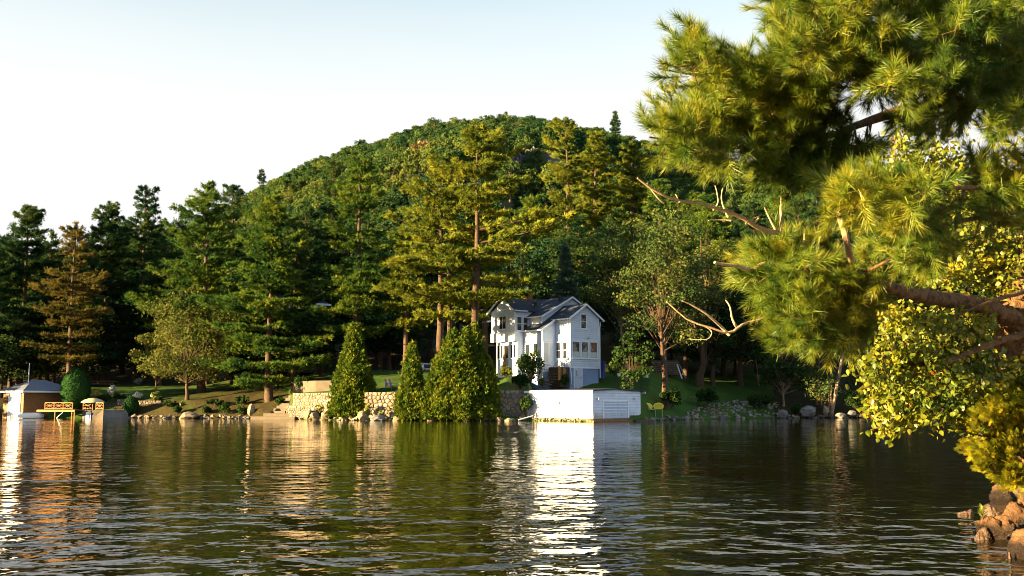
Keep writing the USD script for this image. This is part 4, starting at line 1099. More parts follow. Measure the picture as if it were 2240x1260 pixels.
# ---- the pines that can be told apart: px, D, top, radius, clear, leaf, options, label
PINES = [
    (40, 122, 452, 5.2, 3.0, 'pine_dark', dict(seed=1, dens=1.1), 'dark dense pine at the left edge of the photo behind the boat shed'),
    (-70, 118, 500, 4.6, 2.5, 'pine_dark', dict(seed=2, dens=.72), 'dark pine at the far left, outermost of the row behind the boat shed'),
    (-95, 106, 470, 4.6, 1.4, 'pine_dark', dict(seed=25, dens=.6), 'unseen dark low branched pine added outside the left edge to shade the lawn'),  # added out of view to cast shade on the left lawn
    (-200, 101.4, 470, 4.2, 1.0, 'pine_dark', dict(seed=26, dens=.6), 'second unseen low branched pine added outside the left edge for shade'),  # also added unseen, as a second blocker of the low sun
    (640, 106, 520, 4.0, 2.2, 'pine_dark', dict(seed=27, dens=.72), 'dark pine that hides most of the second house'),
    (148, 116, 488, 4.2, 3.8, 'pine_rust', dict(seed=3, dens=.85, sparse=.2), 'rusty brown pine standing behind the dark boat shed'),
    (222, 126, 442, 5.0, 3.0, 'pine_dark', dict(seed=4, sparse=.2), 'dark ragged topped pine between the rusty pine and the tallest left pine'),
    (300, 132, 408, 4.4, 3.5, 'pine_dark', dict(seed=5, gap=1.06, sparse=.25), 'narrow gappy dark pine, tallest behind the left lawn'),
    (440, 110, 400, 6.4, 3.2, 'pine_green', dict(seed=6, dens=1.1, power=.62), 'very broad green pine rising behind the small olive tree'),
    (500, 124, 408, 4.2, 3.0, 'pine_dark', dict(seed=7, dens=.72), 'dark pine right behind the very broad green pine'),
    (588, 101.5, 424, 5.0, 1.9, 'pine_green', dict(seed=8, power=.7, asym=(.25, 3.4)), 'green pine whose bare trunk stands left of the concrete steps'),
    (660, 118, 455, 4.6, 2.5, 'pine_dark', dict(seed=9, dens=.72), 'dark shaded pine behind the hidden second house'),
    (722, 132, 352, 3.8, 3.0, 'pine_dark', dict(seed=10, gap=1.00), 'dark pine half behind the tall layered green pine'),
    (775, 103, 346, 5.0, 4.6, 'pine_green', dict(seed=11, gap=1.3, dens=1.05, power=.68, sparse=.14), 'tall layered green pine rising behind the left cedar'),
    (885, 102, 500, 3.4, 5.2, 'pine_gold', dict(seed=12, gap=1.2), 'lower golden pine leaning out left of the forked pine trunks'),
    (958, 93.5, 358, 4.2, 6.6, 'pine_gold', dict(seed=13, gap=1.25, sparse=.16, asym=(.3, 3.3)), 'golden pine with a broken side trunk behind the middle cedar'),
    (1040, 91.6, 292, 4.2, 8.2, 'pine_gold', dict(seed=14, gap=1.45, sparse=.16, asym=(.6, -.1), dens=1.3, power=.42, nb=(4, 6)), 'tall golden pine with bare lit trunk left of the white house'),
    (1060, 108, 420, 3.0, 6, 'pine_green', dict(seed=15, dens=.72), 'green pine in the gap just behind the tall golden pine'),
    (1243, 140, 258, 3.8, 10, 'pine_gold', dict(seed=16, gap=1.38, sparse=.34, asym=(.4, 2.8)), 'sparse golden pine with bare patches on its trunk behind the house'),
    (1312, 146, 288, 4.6, 7, 'pine_gold', dict(seed=17, gap=1.3, sparse=.18), 'broad golden pine right of the sparse golden pine'),
    (1385, 150, 310, 4.6, 7, 'pine_gold', dict(seed=18, gap=1.3, sparse=.2), 'golden pine whose top touches the near pine branches'),
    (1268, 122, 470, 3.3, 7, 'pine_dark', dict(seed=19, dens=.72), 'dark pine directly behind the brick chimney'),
    (1450, 138, 395, 4.2, 6, 'pine_green', dict(seed=20, dens=.72), 'green pine behind the bare dead branch tip'),
    (1560, 132, 430, 4.2, 5, 'pine_green', dict(seed=21, dens=.72), 'green pine behind the middle of the long dead branch'),
    (1585, 118, 520, 2.6, 4.5, 'pine_gold', dict(seed=22, gap=1.00, sparse=.2), 'small brownish gold pine under the long dead branch'),
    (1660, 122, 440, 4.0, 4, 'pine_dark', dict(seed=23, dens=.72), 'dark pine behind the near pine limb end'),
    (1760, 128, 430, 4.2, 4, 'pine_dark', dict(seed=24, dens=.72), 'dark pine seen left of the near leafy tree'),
]
for px, D, top, R, clear, mat, opt, label in PINES:
    plant_tree('pine_tree', label, 'pine tree', px, D, pine_mesh(h=hof(px, D, top), R=R, clear=clear, **opt), mat)
# the snapped side trunk beside the golden pine
b = P(985, 760, 95.8); t_ = P(985, 478, 95.8)
snag = Thing('broken_trunk', 'bare broken off trunk standing among the golden pines', 'tree trunk', b)
snag.part('trunk', MB().tube([b - [0, 0, 2], (b + t_) / 2 - [.1, 0, 0], t_], [.3, .2, .17], 8), 'bark')
snag.part('snapped_limb', MB().tube([t_ - [0, 0, .15], t_ + [-.5, 0, .0], t_ + [-.85, .1, -.25]], [.16, .1, .03], 6).tube([t_ - [0, 0, .1], t_ + [.6, -.1, .02], t_ + [.95, -.1, -.1]], [.13, .07, .02], 6), 'bark')
spr = pine_mesh(31, hof(1236, 112, 532), 2.0, .8, gap=0.53, dens=1.25, blade=.26, droop=.12, power=.85, sparse=.05, topw=.12)
plant_tree('spruce_tree', 'slim blue green spruce right behind the white house roof', 'spruce tree', 1236, 112, spr, 'spruce')

# ---- broadleaved trees that can be told apart
LEAFY = [
    (408, 104.4, 640, 5.2, 1.3, 'leaf_olive', dict(seed=41, nclump=72, leaf=.15, per=150, flat=.6, trunk_r=.22), 'bark', 'olive yellow broadleaved tree with short trunk on the left bank'),
    (340, 107, 700, 2.6, 1.2, 'leaf_olive', dict(seed=47, nclump=26, leaf=.15, per=150, flat=.6, trunk_r=.1), 'bark', 'low olive leaved tree at the left side of the short trunk'),
    (1368, 99, 478, 4.6, 4.6, 'leaf_grey', dict(seed=42, nclump=60, leaf=.17, per=210, forks=2, shell=.3, flat=.55, trunk_r=.2), 'bark_pale', 'grey green tree with two pale stems right of the house'),
    (1452, 93.0, 450, 5.1, 5.2, 'leaf_grey', dict(seed=43, nclump=70, leaf=.17, per=210, forks=2, shell=.3, flat=.5, trunk_r=.34), 'bark', 'tall grey green tree with thick dark trunk by the yellow chairs'),
    (1530, 108, 480, 4.6, 2.4, 'leaf_grey', dict(seed=44, nclump=44, leaf=.17, per=210, forks=2, shell=.3), 'bark', 'grey green tree right of the thick trunked one'),
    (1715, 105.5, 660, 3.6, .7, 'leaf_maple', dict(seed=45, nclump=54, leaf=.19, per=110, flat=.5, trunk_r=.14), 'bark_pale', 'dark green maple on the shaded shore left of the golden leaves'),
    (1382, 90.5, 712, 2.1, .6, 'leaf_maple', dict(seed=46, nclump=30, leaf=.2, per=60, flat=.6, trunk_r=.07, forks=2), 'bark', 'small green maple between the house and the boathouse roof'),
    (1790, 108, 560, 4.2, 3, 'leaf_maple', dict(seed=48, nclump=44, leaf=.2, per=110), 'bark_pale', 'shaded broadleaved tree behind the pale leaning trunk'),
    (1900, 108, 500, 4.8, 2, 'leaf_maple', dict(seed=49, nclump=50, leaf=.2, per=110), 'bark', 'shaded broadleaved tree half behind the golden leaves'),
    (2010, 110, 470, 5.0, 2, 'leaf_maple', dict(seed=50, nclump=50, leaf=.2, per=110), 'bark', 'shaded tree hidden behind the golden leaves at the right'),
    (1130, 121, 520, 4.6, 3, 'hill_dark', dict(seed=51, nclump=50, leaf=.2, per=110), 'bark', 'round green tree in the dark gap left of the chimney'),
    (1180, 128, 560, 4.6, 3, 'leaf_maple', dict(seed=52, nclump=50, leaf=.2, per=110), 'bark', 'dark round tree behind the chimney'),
]
for px, D, top, R, clear, mat, opt, bk_, label in LEAFY:
    plant_tree('broadleaved_tree', label, 'tree', px, D, leafy_mesh(h=hof(px, D, top), R=R, clear=clear, **opt), mat, bk_)
for k, (x0, y0, x1, y1, D, r, lb) in enumerate(((1818, 898, 1850, 740, 103.5, .17, 'pale leaning trunk on the shaded shore with a forked stem'), (1812, 890, 1816, 700, 104.5, .10, 'thin upright pale trunk left of the leaning one'),
                                                (1660, 835, 1640, 720, 112, .07, 'thin pale bent stem at the right end of the sunny lawn strip'))):
    a, b = P(x0, y0, D), P(x1, y1, D)
    T = Thing('pale_trunk', lb, 'tree trunk', a)
    T.part('trunk', MB().tube([a - [0, 0, .5], a * .6 + b * .4 + [.1, 0, 0], b, b + [.2, 0, 2.5]], [r * 1.2, r, r * .8, r * .4], 8), 'bark_pale')
    if k == 0:
        T.part('stem', MB().tube([a + [.05, 0, .5], a + [.0, -.1, 1.4], a + [.1, -.1, 2.6]], [.09, .07, .03], 6), 'bark_pale')
# forked lit stem of the thick trunked tree
q = P(1447, 872, 92.6)
# ---- cedars at the wall foot
CED = [(772, 91.0, 701, 1, [(0, 0, 1.85, None), (-.8, .0, 1.4, .70), (.75, .05, 1.5, .64), (.1, -.5, 1.5, .5)], 'broad pointed cedar between the two sunlit stone walls'),
       (901, 88.0, 742, 2, [(0, 0, 1.1, None), (.45, .0, .8, .7), (-.5, -.1, .9, .55)], 'narrowest cedar, right of the round topped wall'),
       (990, 87.6, 714, 3, [(0, 0, 1.7, None), (-1.0, .1, 1.6, .76), (-1.9, 0, 1.3, .46), (1.0, -.4, 1.6, .93)], 'widest bushy cedar leaning over the water left of its darker twin'),
       (1038, 88.0, 698, 4, [(0, 0, 1.6, None), (1.0, .1, 1.4, .66), (.5, -.6, 1.5, .55), (-.8, -.2, 1.5, .95), (-1.3, -.4, 1.5, .85)], 'tall shaded cedar just left of the white house')]
for px, D, top, seed, pk, label in CED:
    h = ZY(top, D) - .15
    pk = [(dx, dy, r, h * (f or 1)) for dx, dy, r, f in pk]
    plant_tree('cedar_tree', label, 'cedar tree', px, D, cedar_mesh(60 + seed, h, pk, n=6500 if seed != 2 else 4200), 'cedar', z=.0)
# small bushes and clipped shrubs


def clipped(name, label, px, D, top, wpx, seed, zbase):
    r = wpx / F * D / 2; z0 = zbase; h = ZY(top, D) - z0
    rng = np.random.default_rng(seed)
    m = trimesh.creation.icosphere(subdivisions=4)
    v = m.vertices.copy()
    zz = (v[:, 2] + 1) / 2
    w = np.where(v[:, 2] < -.2, 1, np.sqrt(np.clip(1 - np.clip((v[:, 2] + .2) / 1.2, 0, 1) ** 2.0, 0, 1)) / np.maximum(np.sqrt(1 - np.clip(v[:, 2], -1, .9999) ** 2), .02))
    pv = np.column_stack([v[:, :2] * r * np.minimum(w, 1.15)[:, None], zz * h])
    pv *= 1 + .05 * (meshkit.noise(v * 5, seed) - .5)[:, None]
    b = np.array([XL(px, D), D, z0])
    T = Thing(name, label, 'shrub', b)
    i = rng.integers(len(pv), size=9000)
    nn = unit(pv[i] - [0, 0, h * .4])
    c = pv[i] + nn * rng.uniform(-.02, .03, (len(i), 1)) + rng.normal(size=(len(i), 3)) * .03
    lv, lf = cards(rng, c, nn + rng.normal(size=c.shape) * .5, .085)
    T.part('stem', MB().tube([b - [0, 0, .3], b + [0, 0, h * .5]], [.08, .05], 6), 'bark')
    T.part('crown', (pv * .985 + b, m.faces), 'hedge', smooth=True)
    T.part('leaves', (lv + b, lf), 'hedge', kind='stuff')


clipped('clipped_shrub', 'large dark egg shaped clipped shrub beside the boat shed', 164, 104.8, 806, 61, 1, .8)
clipped('clipped_shrub', 'small egg shaped clipped shrub at the water by the grey pier wall', 287, 102.9, 868, 31, 2, .45)


def bush(name, label, px, D, py_top, wpx, py_bot, mat, seed, leaf=.13, n=26, per=60, cat='shrub', flat=.9, group=None):
    z0 = ZY(py_bot, D); h = max(.3, ZY(py_top, D) - z0); r = wpx / F * D / 2
    rng = np.random.default_rng(seed)
    cc = unit(rng.normal(size=(n, 3))) * rng.uniform(.2, 1, (n, 1)) ** .6 * [r * .72, r * .72, h * .34] + [0, 0, h * .5]
    which = np.repeat(np.arange(n), per)
    d = unit(rng.normal(size=(len(which), 3)) + [0, 0, .3])
    cr = rng.uniform(.25, .5, n) * min(r, h / 2)
    c = cc[which] + d * (cr[which] * rng.uniform(.5, 1.1, len(which)))[:, None]
    b = np.array([XL(px, D), D, z0])
    v, f = cards(rng, c, unit(d + .6 * rng.normal(size=d.shape)), leaf)
    T = Thing(name, label, cat, b, group)
    st = MB()
    for k in range(0, n, 3):
        st.tube([b - [0, 0, .15], b + cc[k] * [.5, .5, .5], b + cc[k]], [.03, .02, .008], 4, cap=False)
    T.part('stems', st, 'bark')
    T.part('crown', (v + b, f), mat)
    return T


bush('leafy_shrub', 'tall dark shrub in front of the sunlit house corner', 1160, 92.0, 758, 72, 838, 'leaf_maple', 71, n=44, per=62)
bush('leafy_shrub', 'low green shrub on the lawn below the tall dark shrub', 1140, 90.5, 815, 56, 850, 'leaf_maple', 72)
bush('leafy_shrub', 'pale budding shrub beside the porch stair', 1186, 91.5, 822, 18, 845, 'leaf_olive', 73, n=12)
bush('leafy_shrub', 'small dark shrub left of the basement door', 1234, 91.5, 815, 30, 848, 'leaf_maple', 74, n=16)
bush('leafy_shrub', 'sunlit shrub along the foot of the sunroom wall', 1108, 94.2, 800, 40, 824, 'leaf_olive', 75, n=14)
bush('leafy_shrub', 'thin shrub growing over the left end of the boathouse', 1150, 87.6, 858, 40, 905, 'leaf_maple', 76, n=20, per=40)
bush('leafy_shrub', 'yellow green tuft at the left foot of the round topped wall', 805, 88.6, 884, 22, 908, 'grass_tuft', 77, n=10)
bush('leafy_shrub', 'small yellow green tuft below the middle of the round topped wall', 834, 88.4, 897, 16, 914, 'grass_tuft', 78, n=8)
bush('leafy_shrub', 'bright weed on the rock left of the broad cedar', 700, 91.6, 884, 22, 900, 'grass_tuft', 79, n=8)
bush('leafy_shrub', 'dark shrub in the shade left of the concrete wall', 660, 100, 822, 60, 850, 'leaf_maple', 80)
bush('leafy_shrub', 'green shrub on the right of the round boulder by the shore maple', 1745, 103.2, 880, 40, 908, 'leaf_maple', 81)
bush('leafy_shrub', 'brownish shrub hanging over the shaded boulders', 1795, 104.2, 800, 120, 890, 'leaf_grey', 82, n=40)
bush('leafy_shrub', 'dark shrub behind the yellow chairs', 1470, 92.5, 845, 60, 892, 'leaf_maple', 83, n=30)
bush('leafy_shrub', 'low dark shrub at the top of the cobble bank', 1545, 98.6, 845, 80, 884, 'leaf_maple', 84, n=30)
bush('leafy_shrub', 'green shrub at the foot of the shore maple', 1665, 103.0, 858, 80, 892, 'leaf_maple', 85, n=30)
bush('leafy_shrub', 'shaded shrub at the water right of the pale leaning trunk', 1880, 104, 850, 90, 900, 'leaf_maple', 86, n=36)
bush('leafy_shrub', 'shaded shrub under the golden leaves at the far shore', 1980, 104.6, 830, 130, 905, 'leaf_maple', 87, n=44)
bush('leafy_shrub', 'leafy shrub at the right of the house by the bin', 1345, 95, 770, 44, 826, 'leaf_maple', 88, n=22)
for k, (px, D, y0, w, y1, lb) in enumerate(((388, 101.2, 888, 26, 904, 'low green bank plant just left of the pale pointed boulder'), (452, 100.2, 886, 34, 906, 'low green bank plant right of the pale pointed boulder'),
                                            (492, 99.6, 880, 40, 906, 'dark bank plant below the middle of the earth bank'), (528, 98.8, 884, 30, 908, 'dark bank plant just left of the upright stone'), (470, 101.6, 868, 60, 890, 'sprawling dark plant half way up the earth bank'),
                                            (530, 101.2, 862, 50, 886, 'sprawling dark plant beside the bare pine trunk'), (372, 103.0, 872, 40, 892, 'dark plant left of the short olive tree trunk'), (612, 99.0, 868, 26, 890, 'dark plant beside the upper concrete steps'))):
    bush('bank_plant', lb, px, D, y0, w, y1, 'leaf_maple', 110 + k, .13, 14, 50, 'plant')
bush('flowering_shrub', 'white flowering shrub on the left lawn edge', 242, 108.4, 842, 24, 864, 'flower_white', 91, .16, 12, 40, 'flowers')
bush('flowering_shrub', 'cream flowering shrub right of the pale garden edging', 301, 106.4, 856, 24, 874, 'flower_white', 92, .14, 12, 40, 'flowers')
bush('flowering_shrub', 'yellow green shrub at the right end of the left garden', 338, 106.2, 852, 26, 878, 'grass_tuft', 93, .16, 14, 40, 'flowers')
bush('flowering_shrub', 'golden flower clump left of the white flowering shrub', 213, 107.4, 852, 26, 872, 'flower_gold', 94, .13, 12, 40, 'flowers')
bush('flowering_shrub', 'small golden flowers below the white flowering shrub', 249, 106.4, 860, 16, 872, 'flower_gold', 95, .12, 8, 40, 'flowers')
bush('leafy_shrub', 'green garden plants around the golden flower clump', 222, 106.2, 862, 54, 880, 'leaf_maple', 96, n=20)
bush('leafy_shrub', 'green garden plants between the white flowers and the pale edging', 262, 106.6, 860, 40, 876, 'leaf_maple', 97, n=16)
bush('leafy_shrub', 'dark foliage at the right end of the left garden', 345, 105.2, 866, 30, 884, 'leaf_maple', 98, n=12)
bush('leafy_shrub', 'thin bright twig plant on the left bank below the olive tree', 396, 101.5, 872, 10, 898, 'grass_tuft', 99, n=6)

# ---- dark wood behind: copies of a few trees
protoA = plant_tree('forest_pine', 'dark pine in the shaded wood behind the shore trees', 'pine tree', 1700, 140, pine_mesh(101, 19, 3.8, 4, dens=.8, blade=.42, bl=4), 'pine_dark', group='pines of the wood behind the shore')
protoB = plant_tree('forest_pine', 'dark pine in the shaded wood behind the shore trees', 'pine tree', 1840, 150, pine_mesh(102, 21, 4.2, 6, gap=1.00, dens=.8, blade=.42, bl=4), 'pine_green', group='pines of the wood behind the shore')
protoC = plant_tree('forest_tree', 'round crowned tree in the wood behind the shore pines', 'tree', 860, 128, leafy_mesh(103, 13, 4.6, 3, nclump=50, leaf=.3, per=70), 'hill_dark', group='broadleaved trees of the wood behind the shore')
rng = np.random.default_rng(17)
for px, D, py in [(-420, 120, 480), (-330, 126, 500), (-250, 120, 470), (-160, 128, 500), (-120, 140, 470), (0, 138, 520), (90, 136, 540), (180, 142, 520), (260, 146, 500), (350, 128, 520), (380, 142, 460), (560, 136, 470), (620, 130, 490),
                  (800, 128, 470), (850, 118, 560), (940, 124, 480), (1000, 132, 520), (1110, 140, 480), (1165, 142, 430), (1340, 128, 470), (1420, 124, 500), (1480, 152, 400), (1520, 146, 420), (1610, 144, 430),
                  (1640, 136, 470), (1720, 150, 400), (1800, 140, 420), (1870, 132, 440), (1940, 150, 400), (2040, 140, 420), (2150, 140, 400), (2280, 135, 400), (2400, 140, 420), (-560, 122, 480), (-700, 120, 500), (95, 130, 505), (185, 134, 500), (262, 138, 485), (345, 136, 480), (10, 134, 490), (-40, 130, 500)]:
    src, h0 = ((protoA, 19), (protoB, 21))[rng.integers(2)]
    x = XL(px, D); z = gz(x, D); s = (ZY(py, D) - z) / h0
    copy_of(src, (x, D, z), rng.uniform(0, 6.28), min(1.0, s * .75 + .3), sz=s)
for px, D, py in [(690, 145, 520), (760, 136, 560), (900, 112, 640), (830, 115, 650), (930, 140, 540), (1040, 122, 560), (1090, 130, 520), (1210, 134, 520), (1300, 116, 590), (1400, 112, 620), (1500, 112, 610), (1560, 110, 650),
                  (1620, 112, 600), (1680, 114, 560), (470, 122, 640), (540, 118, 650), (640, 126, 620), (100, 128, 640), (200, 124, 640), (320, 132, 620), (20, 126, 660), (2100, 112, 480), (2250, 112, 500), (1350, 140, 500), (648, 109, 668), (700, 110, 690), (604, 108, 690), (-130, 116, 700), (-60, 120, 690), (0, 117, 730), (60, 121, 720), (115, 124, 735), (175, 121, 745), (235, 127, 730), (290, 129, 735), (350, 122, 745), (400, 124, 730), (450, 120, 740), (505, 116, 740), (560, 113, 745), (630, 112, 735), (820, 124, 700), (880, 122, 720), (1400, 118, 700), (1470, 120, 690), (1540, 118, 700), (1610, 119, 690), (1660, 117, 690)]:
    x = XL(px, D); z = gz(x, D); s = (ZY(py, D) - z) / 13
    copy_of(protoC, (x, D, z), rng.uniform(0, 6.28), min(1.15, s * .6 + .4), sz=s)

# ---- the wooded hill
hp = []
for k in range(6):
    rg = np.random.default_rng(200 + k)
    R = rg.uniform(3.4, 4.6); H = rg.uniform(8.5, 11)
    hp.append(leafy_mesh(210 + k, H, R, 1.8, nclump=26, leaf=.40, per=85, flat=.72, shell=.7))
hill_src = []
hill_mats = ['hill_green', 'hill_green', 'hill_dark', 'hill_dark', 'hill_green', 'hill_rust']
rng = np.random.default_rng(23)
pos = []
step = 5.7
for y in np.arange(150, 470, step):
    for x in np.arange(-230, 260, step):
        xx, yy = x + rng.uniform(-.5, .5) * step, y + rng.uniform(-.5, .5) * step
        px = float(PXOF(xx, yy))
        if -350 < px < 2500 and yy - float(shore(px)) > 46:
            pos.append((xx, yy))
pos = np.array(pos)
pz = ground(pos[:, 0], pos[:, 1]); ppx = PXOF(pos[:, 0], pos[:, 1]); ppy = HZ - (pz + 8 - CAMZ) / pos[:, 1] * F
cliff = [(1130, 350, 60, 30), (1190, 372, 44, 30), (968, 352, 26, 12), (868, 356, 16, 9), (1060, 375, 14, 10)]
keep = np.ones(len(pos), bool)
for cx, cy, w, h_ in cliff:
    keep &= ~((np.abs(ppx - cx) < w * .75) & (ppy > cy - h_ * .4) & (ppy < cy + h_ * 1.5)) | (rng.random(len(pos)) < .25)
pos, pz, ppx, ppy = pos[keep], pz[keep], ppx[keep], ppy[keep]
kind_ = np.where(meshkit.noise(np.column_stack([pos / 34, 0 * pz]), 9) > .55, rng.integers(2, 4, len(pos)), np.where(rng.random(len(pos)) < .5, 0, 4) + rng.integers(0, 2, len(pos)) * 0)
kind_ = np.where((rng.random(len(pos)) < .006) | ((np.abs(ppx - 925) < 9) & (np.abs(ppy - 300) < 9)), 5, kind_)
kind_ = np.where((kind_ == 0) & (rng.random(len(pos)) < .5), 1, kind_)
vis = (ppx > 480) & (ppx < 1420) & (ppy < 470)
score = np.where(vis, rng.random(len(pos)) + (ppy < 420) + (pos[:, 1] < 330) * .2, -1)
first = np.argsort(-score)[:230]
is_first = np.zeros(len(pos), bool); is_first[first] = True
made = {}
hl = {0: 'sunlit green broadleaved tree crown on the wooded hill', 2: 'deep green broadleaved tree crown on the wooded hill', 5: 'rust coloured tree crown on the wooded hill'}
hg = {0: 'sunlit green trees on the hill', 2: 'deep green trees on the hill', 5: 'rust coloured trees on the hill'}
for i in np.nonzero(is_first)[0]:
    k = int(kind_[i]); kk = 0 if k in (0, 1, 4) else 2 if k in (2, 3) else 5
    s = rng.uniform(.55, 1.0)
    if k not in made:
        T = Thing('hill_tree', hl[kk], 'tree', (pos[i, 0], pos[i, 1], pz[i]), hg[kk])
        T.part('trunk', (hp[k][0].get()[0] + T.loc, hp[k][0].get()[1]), 'bark_pale')
        T.part('crown', (hp[k][1][0] + T.loc, hp[k][1][1]), hill_mats[k])
        made[k] = T
    else:
        copy_of(made[k], (pos[i, 0], pos[i, 1], pz[i] - .3), rng.uniform(0, 6.28), s, sz=s * rng.uniform(.85, 1.2), label=hl[kk], group=hg[kk])
rest = ~is_first
q = np.zeros((rest.sum(), 4)); az = rng.uniform(0, 6.28, rest.sum()); q[:, 2] = np.sin(az / 2); q[:, 3] = np.cos(az / 2)
scatter(numbered('/World', 'hill_forest'), [p[1] for p in hp], hill_mats, np.column_stack([pos[rest], pz[rest] - .3]), q, rng.uniform(.55, 1.0, rest.sum()), kind_[rest])
tag(stage.GetPrimAtPath('/World/hill_forest'), 'closed canopy of further trees over the hill', 'forest')
# small conifers that stick out of the hill's skyline
for px, py, lb in ((558, 372, 'small lone conifer sticking out of the left skyline of the hill'), (512, 415, 'tiny conifer at the foot of the hill skyline beside the broad pine'), (1354, 245, 'flat topped conifer alone on the right skyline of the hill')):
    D = 425; x = XL(px, D); z = gz(x, D)
    plant_tree('skyline_conifer', lb, 'conifer', px, D, pine_mesh(px, ZY(py, D) - z, 2.6, 1, gap=1.0, dens=.3, blade=.8, bl=4, sparse=.1), 'pine_dark')
for k, (cx, cy, w, h_) in enumerate(cliff):
    D = 300
    for _ in range(30):
        x = XL(cx, D); zz = ZY(cy + h_, D)
        if gz(x, D) > zz: D -= 4
        else: D += 4
    rg = np.random.default_rng(300 + k)
    c = P(cx, cy + h_ * .4, D)
    T = Thing('cliff', ['broad purple grey cliff band below the hill top', 'steep grey crag right of the broad cliff band', 'small grey crag on the middle of the hill', 'small bare rock on the left of the hill', 'rock patch behind the top of the tall golden pine'][k], 'cliff', c)
    n = 7 if w > 40 else 3
    for j in range(n):
        off = np.array([(j - (n - 1) / 2) * 2 * w / n / F * D, rg.uniform(-3, 3), rg.uniform(-.3, .3) * h_ / F * D])
        T.part('crag', rock(rg, c + off, (3.2 * w / n / F * D, 12, 2.4 * h_ / F * D), 3, seed=k * 10 + j, rough=.7), 'cliff', smooth=30)

# ------------------------------------------------------------------ second house, car and small things on the far shore
s2 = Thing('second_house', 'white house with dark roof hardly seen through the pines left of the layered pine', 'house', P(680, 720, 114))
a, b = P(630, 700, 113), P(712, 700, 116)
z0 = 5.0; zt_ = ZY(662, 113)
ux = unit((b - a) * [1, 1, 0]); bx = np.array([-ux[1], ux[0], 0]); Ls = np.linalg.norm((b - a)[:2])
a0 = np.array([a[0], a[1], 0])
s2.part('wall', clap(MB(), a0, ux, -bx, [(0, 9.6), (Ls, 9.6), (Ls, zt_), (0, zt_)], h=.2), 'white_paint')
s2.part('basement_wall', MB().box(a0 - bx * .02 + [0, 0, z0], ux * Ls, bx * .04, [0, 0, 9.58 - z0]), 'wood_dark')
s2.part('inner_wall', MB().box(a0 + bx * .03 + [0, 0, z0], ux * Ls, bx * 7, [0, 0, zt_ - z0 - .02]), 'wood_dark')
rz = ZY(640, 115)
s2.part('roof', MB().slab([a0 - ux * .4 - bx * .5 + [0, 0, zt_ - .1], a0 + ux * (Ls + .4) - bx * .5 + [0, 0, zt_ - .1], a0 + ux * (Ls + .4) + bx * 3.5 + [0, 0, rz], a0 - ux * .4 + bx * 3.5 + [0, 0, rz]], [0, 0, .14])
        .slab([a0 - ux * .4 + bx * 3.5 + [0, 0, rz], a0 + ux * (Ls + .4) + bx * 3.5 + [0, 0, rz], a0 + ux * (Ls + .4) + bx * 7.5 + [0, 0, zt_ - .1], a0 - ux * .4 + bx * 7.5 + [0, 0, zt_ - .1]], [0, 0, .14]), 'roof_dark')
s2.part('fascia', MB().bar(a0 - ux * .4 - bx * .54 + [0, 0, zt_], a0 + ux * (Ls + .4) - bx * .54 + [0, 0, zt_], .06, .22), 'white_trim')
for k in range(4):
    s = Ls * (.1 + .235 * k)
    window(s2, a0 - bx * .03, ux, -bx, s, s + Ls * .13, ZY(712, 113), ZY(676, 113), rows=2)

cx = P(930, 824, 107.5)
car = Thing('parked_car', 'silver grey estate car parked on the lawn between two cedars', 'car', cx)
cz = ZY(828, 107.5)
cf = unit([-.80, .6, 0]); cs_ = np.array([-cf[1], cf[0], 0])
cb_ = np.array([XL(938, 107.5), 107.5, cz])
K = lambda f, s, z: cb_ + cf * f + cs_ * s + np.array([0, 0, z])


def extr(prof, s0, s1):
    n = len(prof)
    v = [K(f, s0, z) for f, z in prof] + [K(f, s1, z) for f, z in prof]
    m = shapely.Polygon(prof)
    tv, tf = trimesh.creation.triangulate_polygon(m, engine='earcut')
    idx = [int(np.argmin(np.linalg.norm(np.array(prof) - q, axis=1))) for q in tv]
    f = [[idx[k] for k in t] for t in tf] + [[idx[k] + n for k in t[::-1]] for t in tf]
    for i in range(n):
        j = (i + 1) % n
        f += [[i, j, n + j], [i, n + j, n + i]]
    return np.array(v), np.array(f)


car.part('body', extr([(0, .35), (0, .95), (.12, 1.02), (3.3, 1.0), (4.3, .85), (4.5, .6), (4.5, .3), (.1, .3)], -.85, .85), 'car_silver')
car.part('cabin', extr([(.08, 1.0), (.35, 1.62), (.6, 1.68), (2.5, 1.66), (3.35, 1.0)], -.76, .76), 'car_silver')
for s in (-.78, .76):
    for f0, f1 in ((.5, 1.35), (1.45, 2.35)):
        car.part('side_window', MB().slab([K(f0, s, 1.08), K(f1, s, 1.08), K(f1, s, 1.55), K(f0 + .06, s, 1.55)], cs_ * .02), 'glass_dark')
car.part('rear_window', MB().slab([K(.12, -.62, 1.1), K(.12, .62, 1.1), K(.31, .56, 1.55), K(.31, -.56, 1.55)], -cf * .025), 'glass_dark')
for s in (-.84, .6):
    car.part('tail_light', MB().box(K(-.02, s, .72), cs_ * .22, cf * .05, [0, 0, .3]), 'tail_red')
car.part('bumper', MB().box(K(-.08, -.8, .36), cs_ * 1.6, cf * .12, [0, 0, .2]), 'black_metal')
for f in (.75, 3.6):
    for s in (-.88, .70):
        w = car.part('wheel', MB().tube([K(f, s, .32), K(f, s + .18, .32)], .32, 14), 'tyre')
        car.part('hub', MB().tube([K(f, s - .01, .32), K(f, s + .19, .32)], .17, 10), 'grey_metal', under=w)

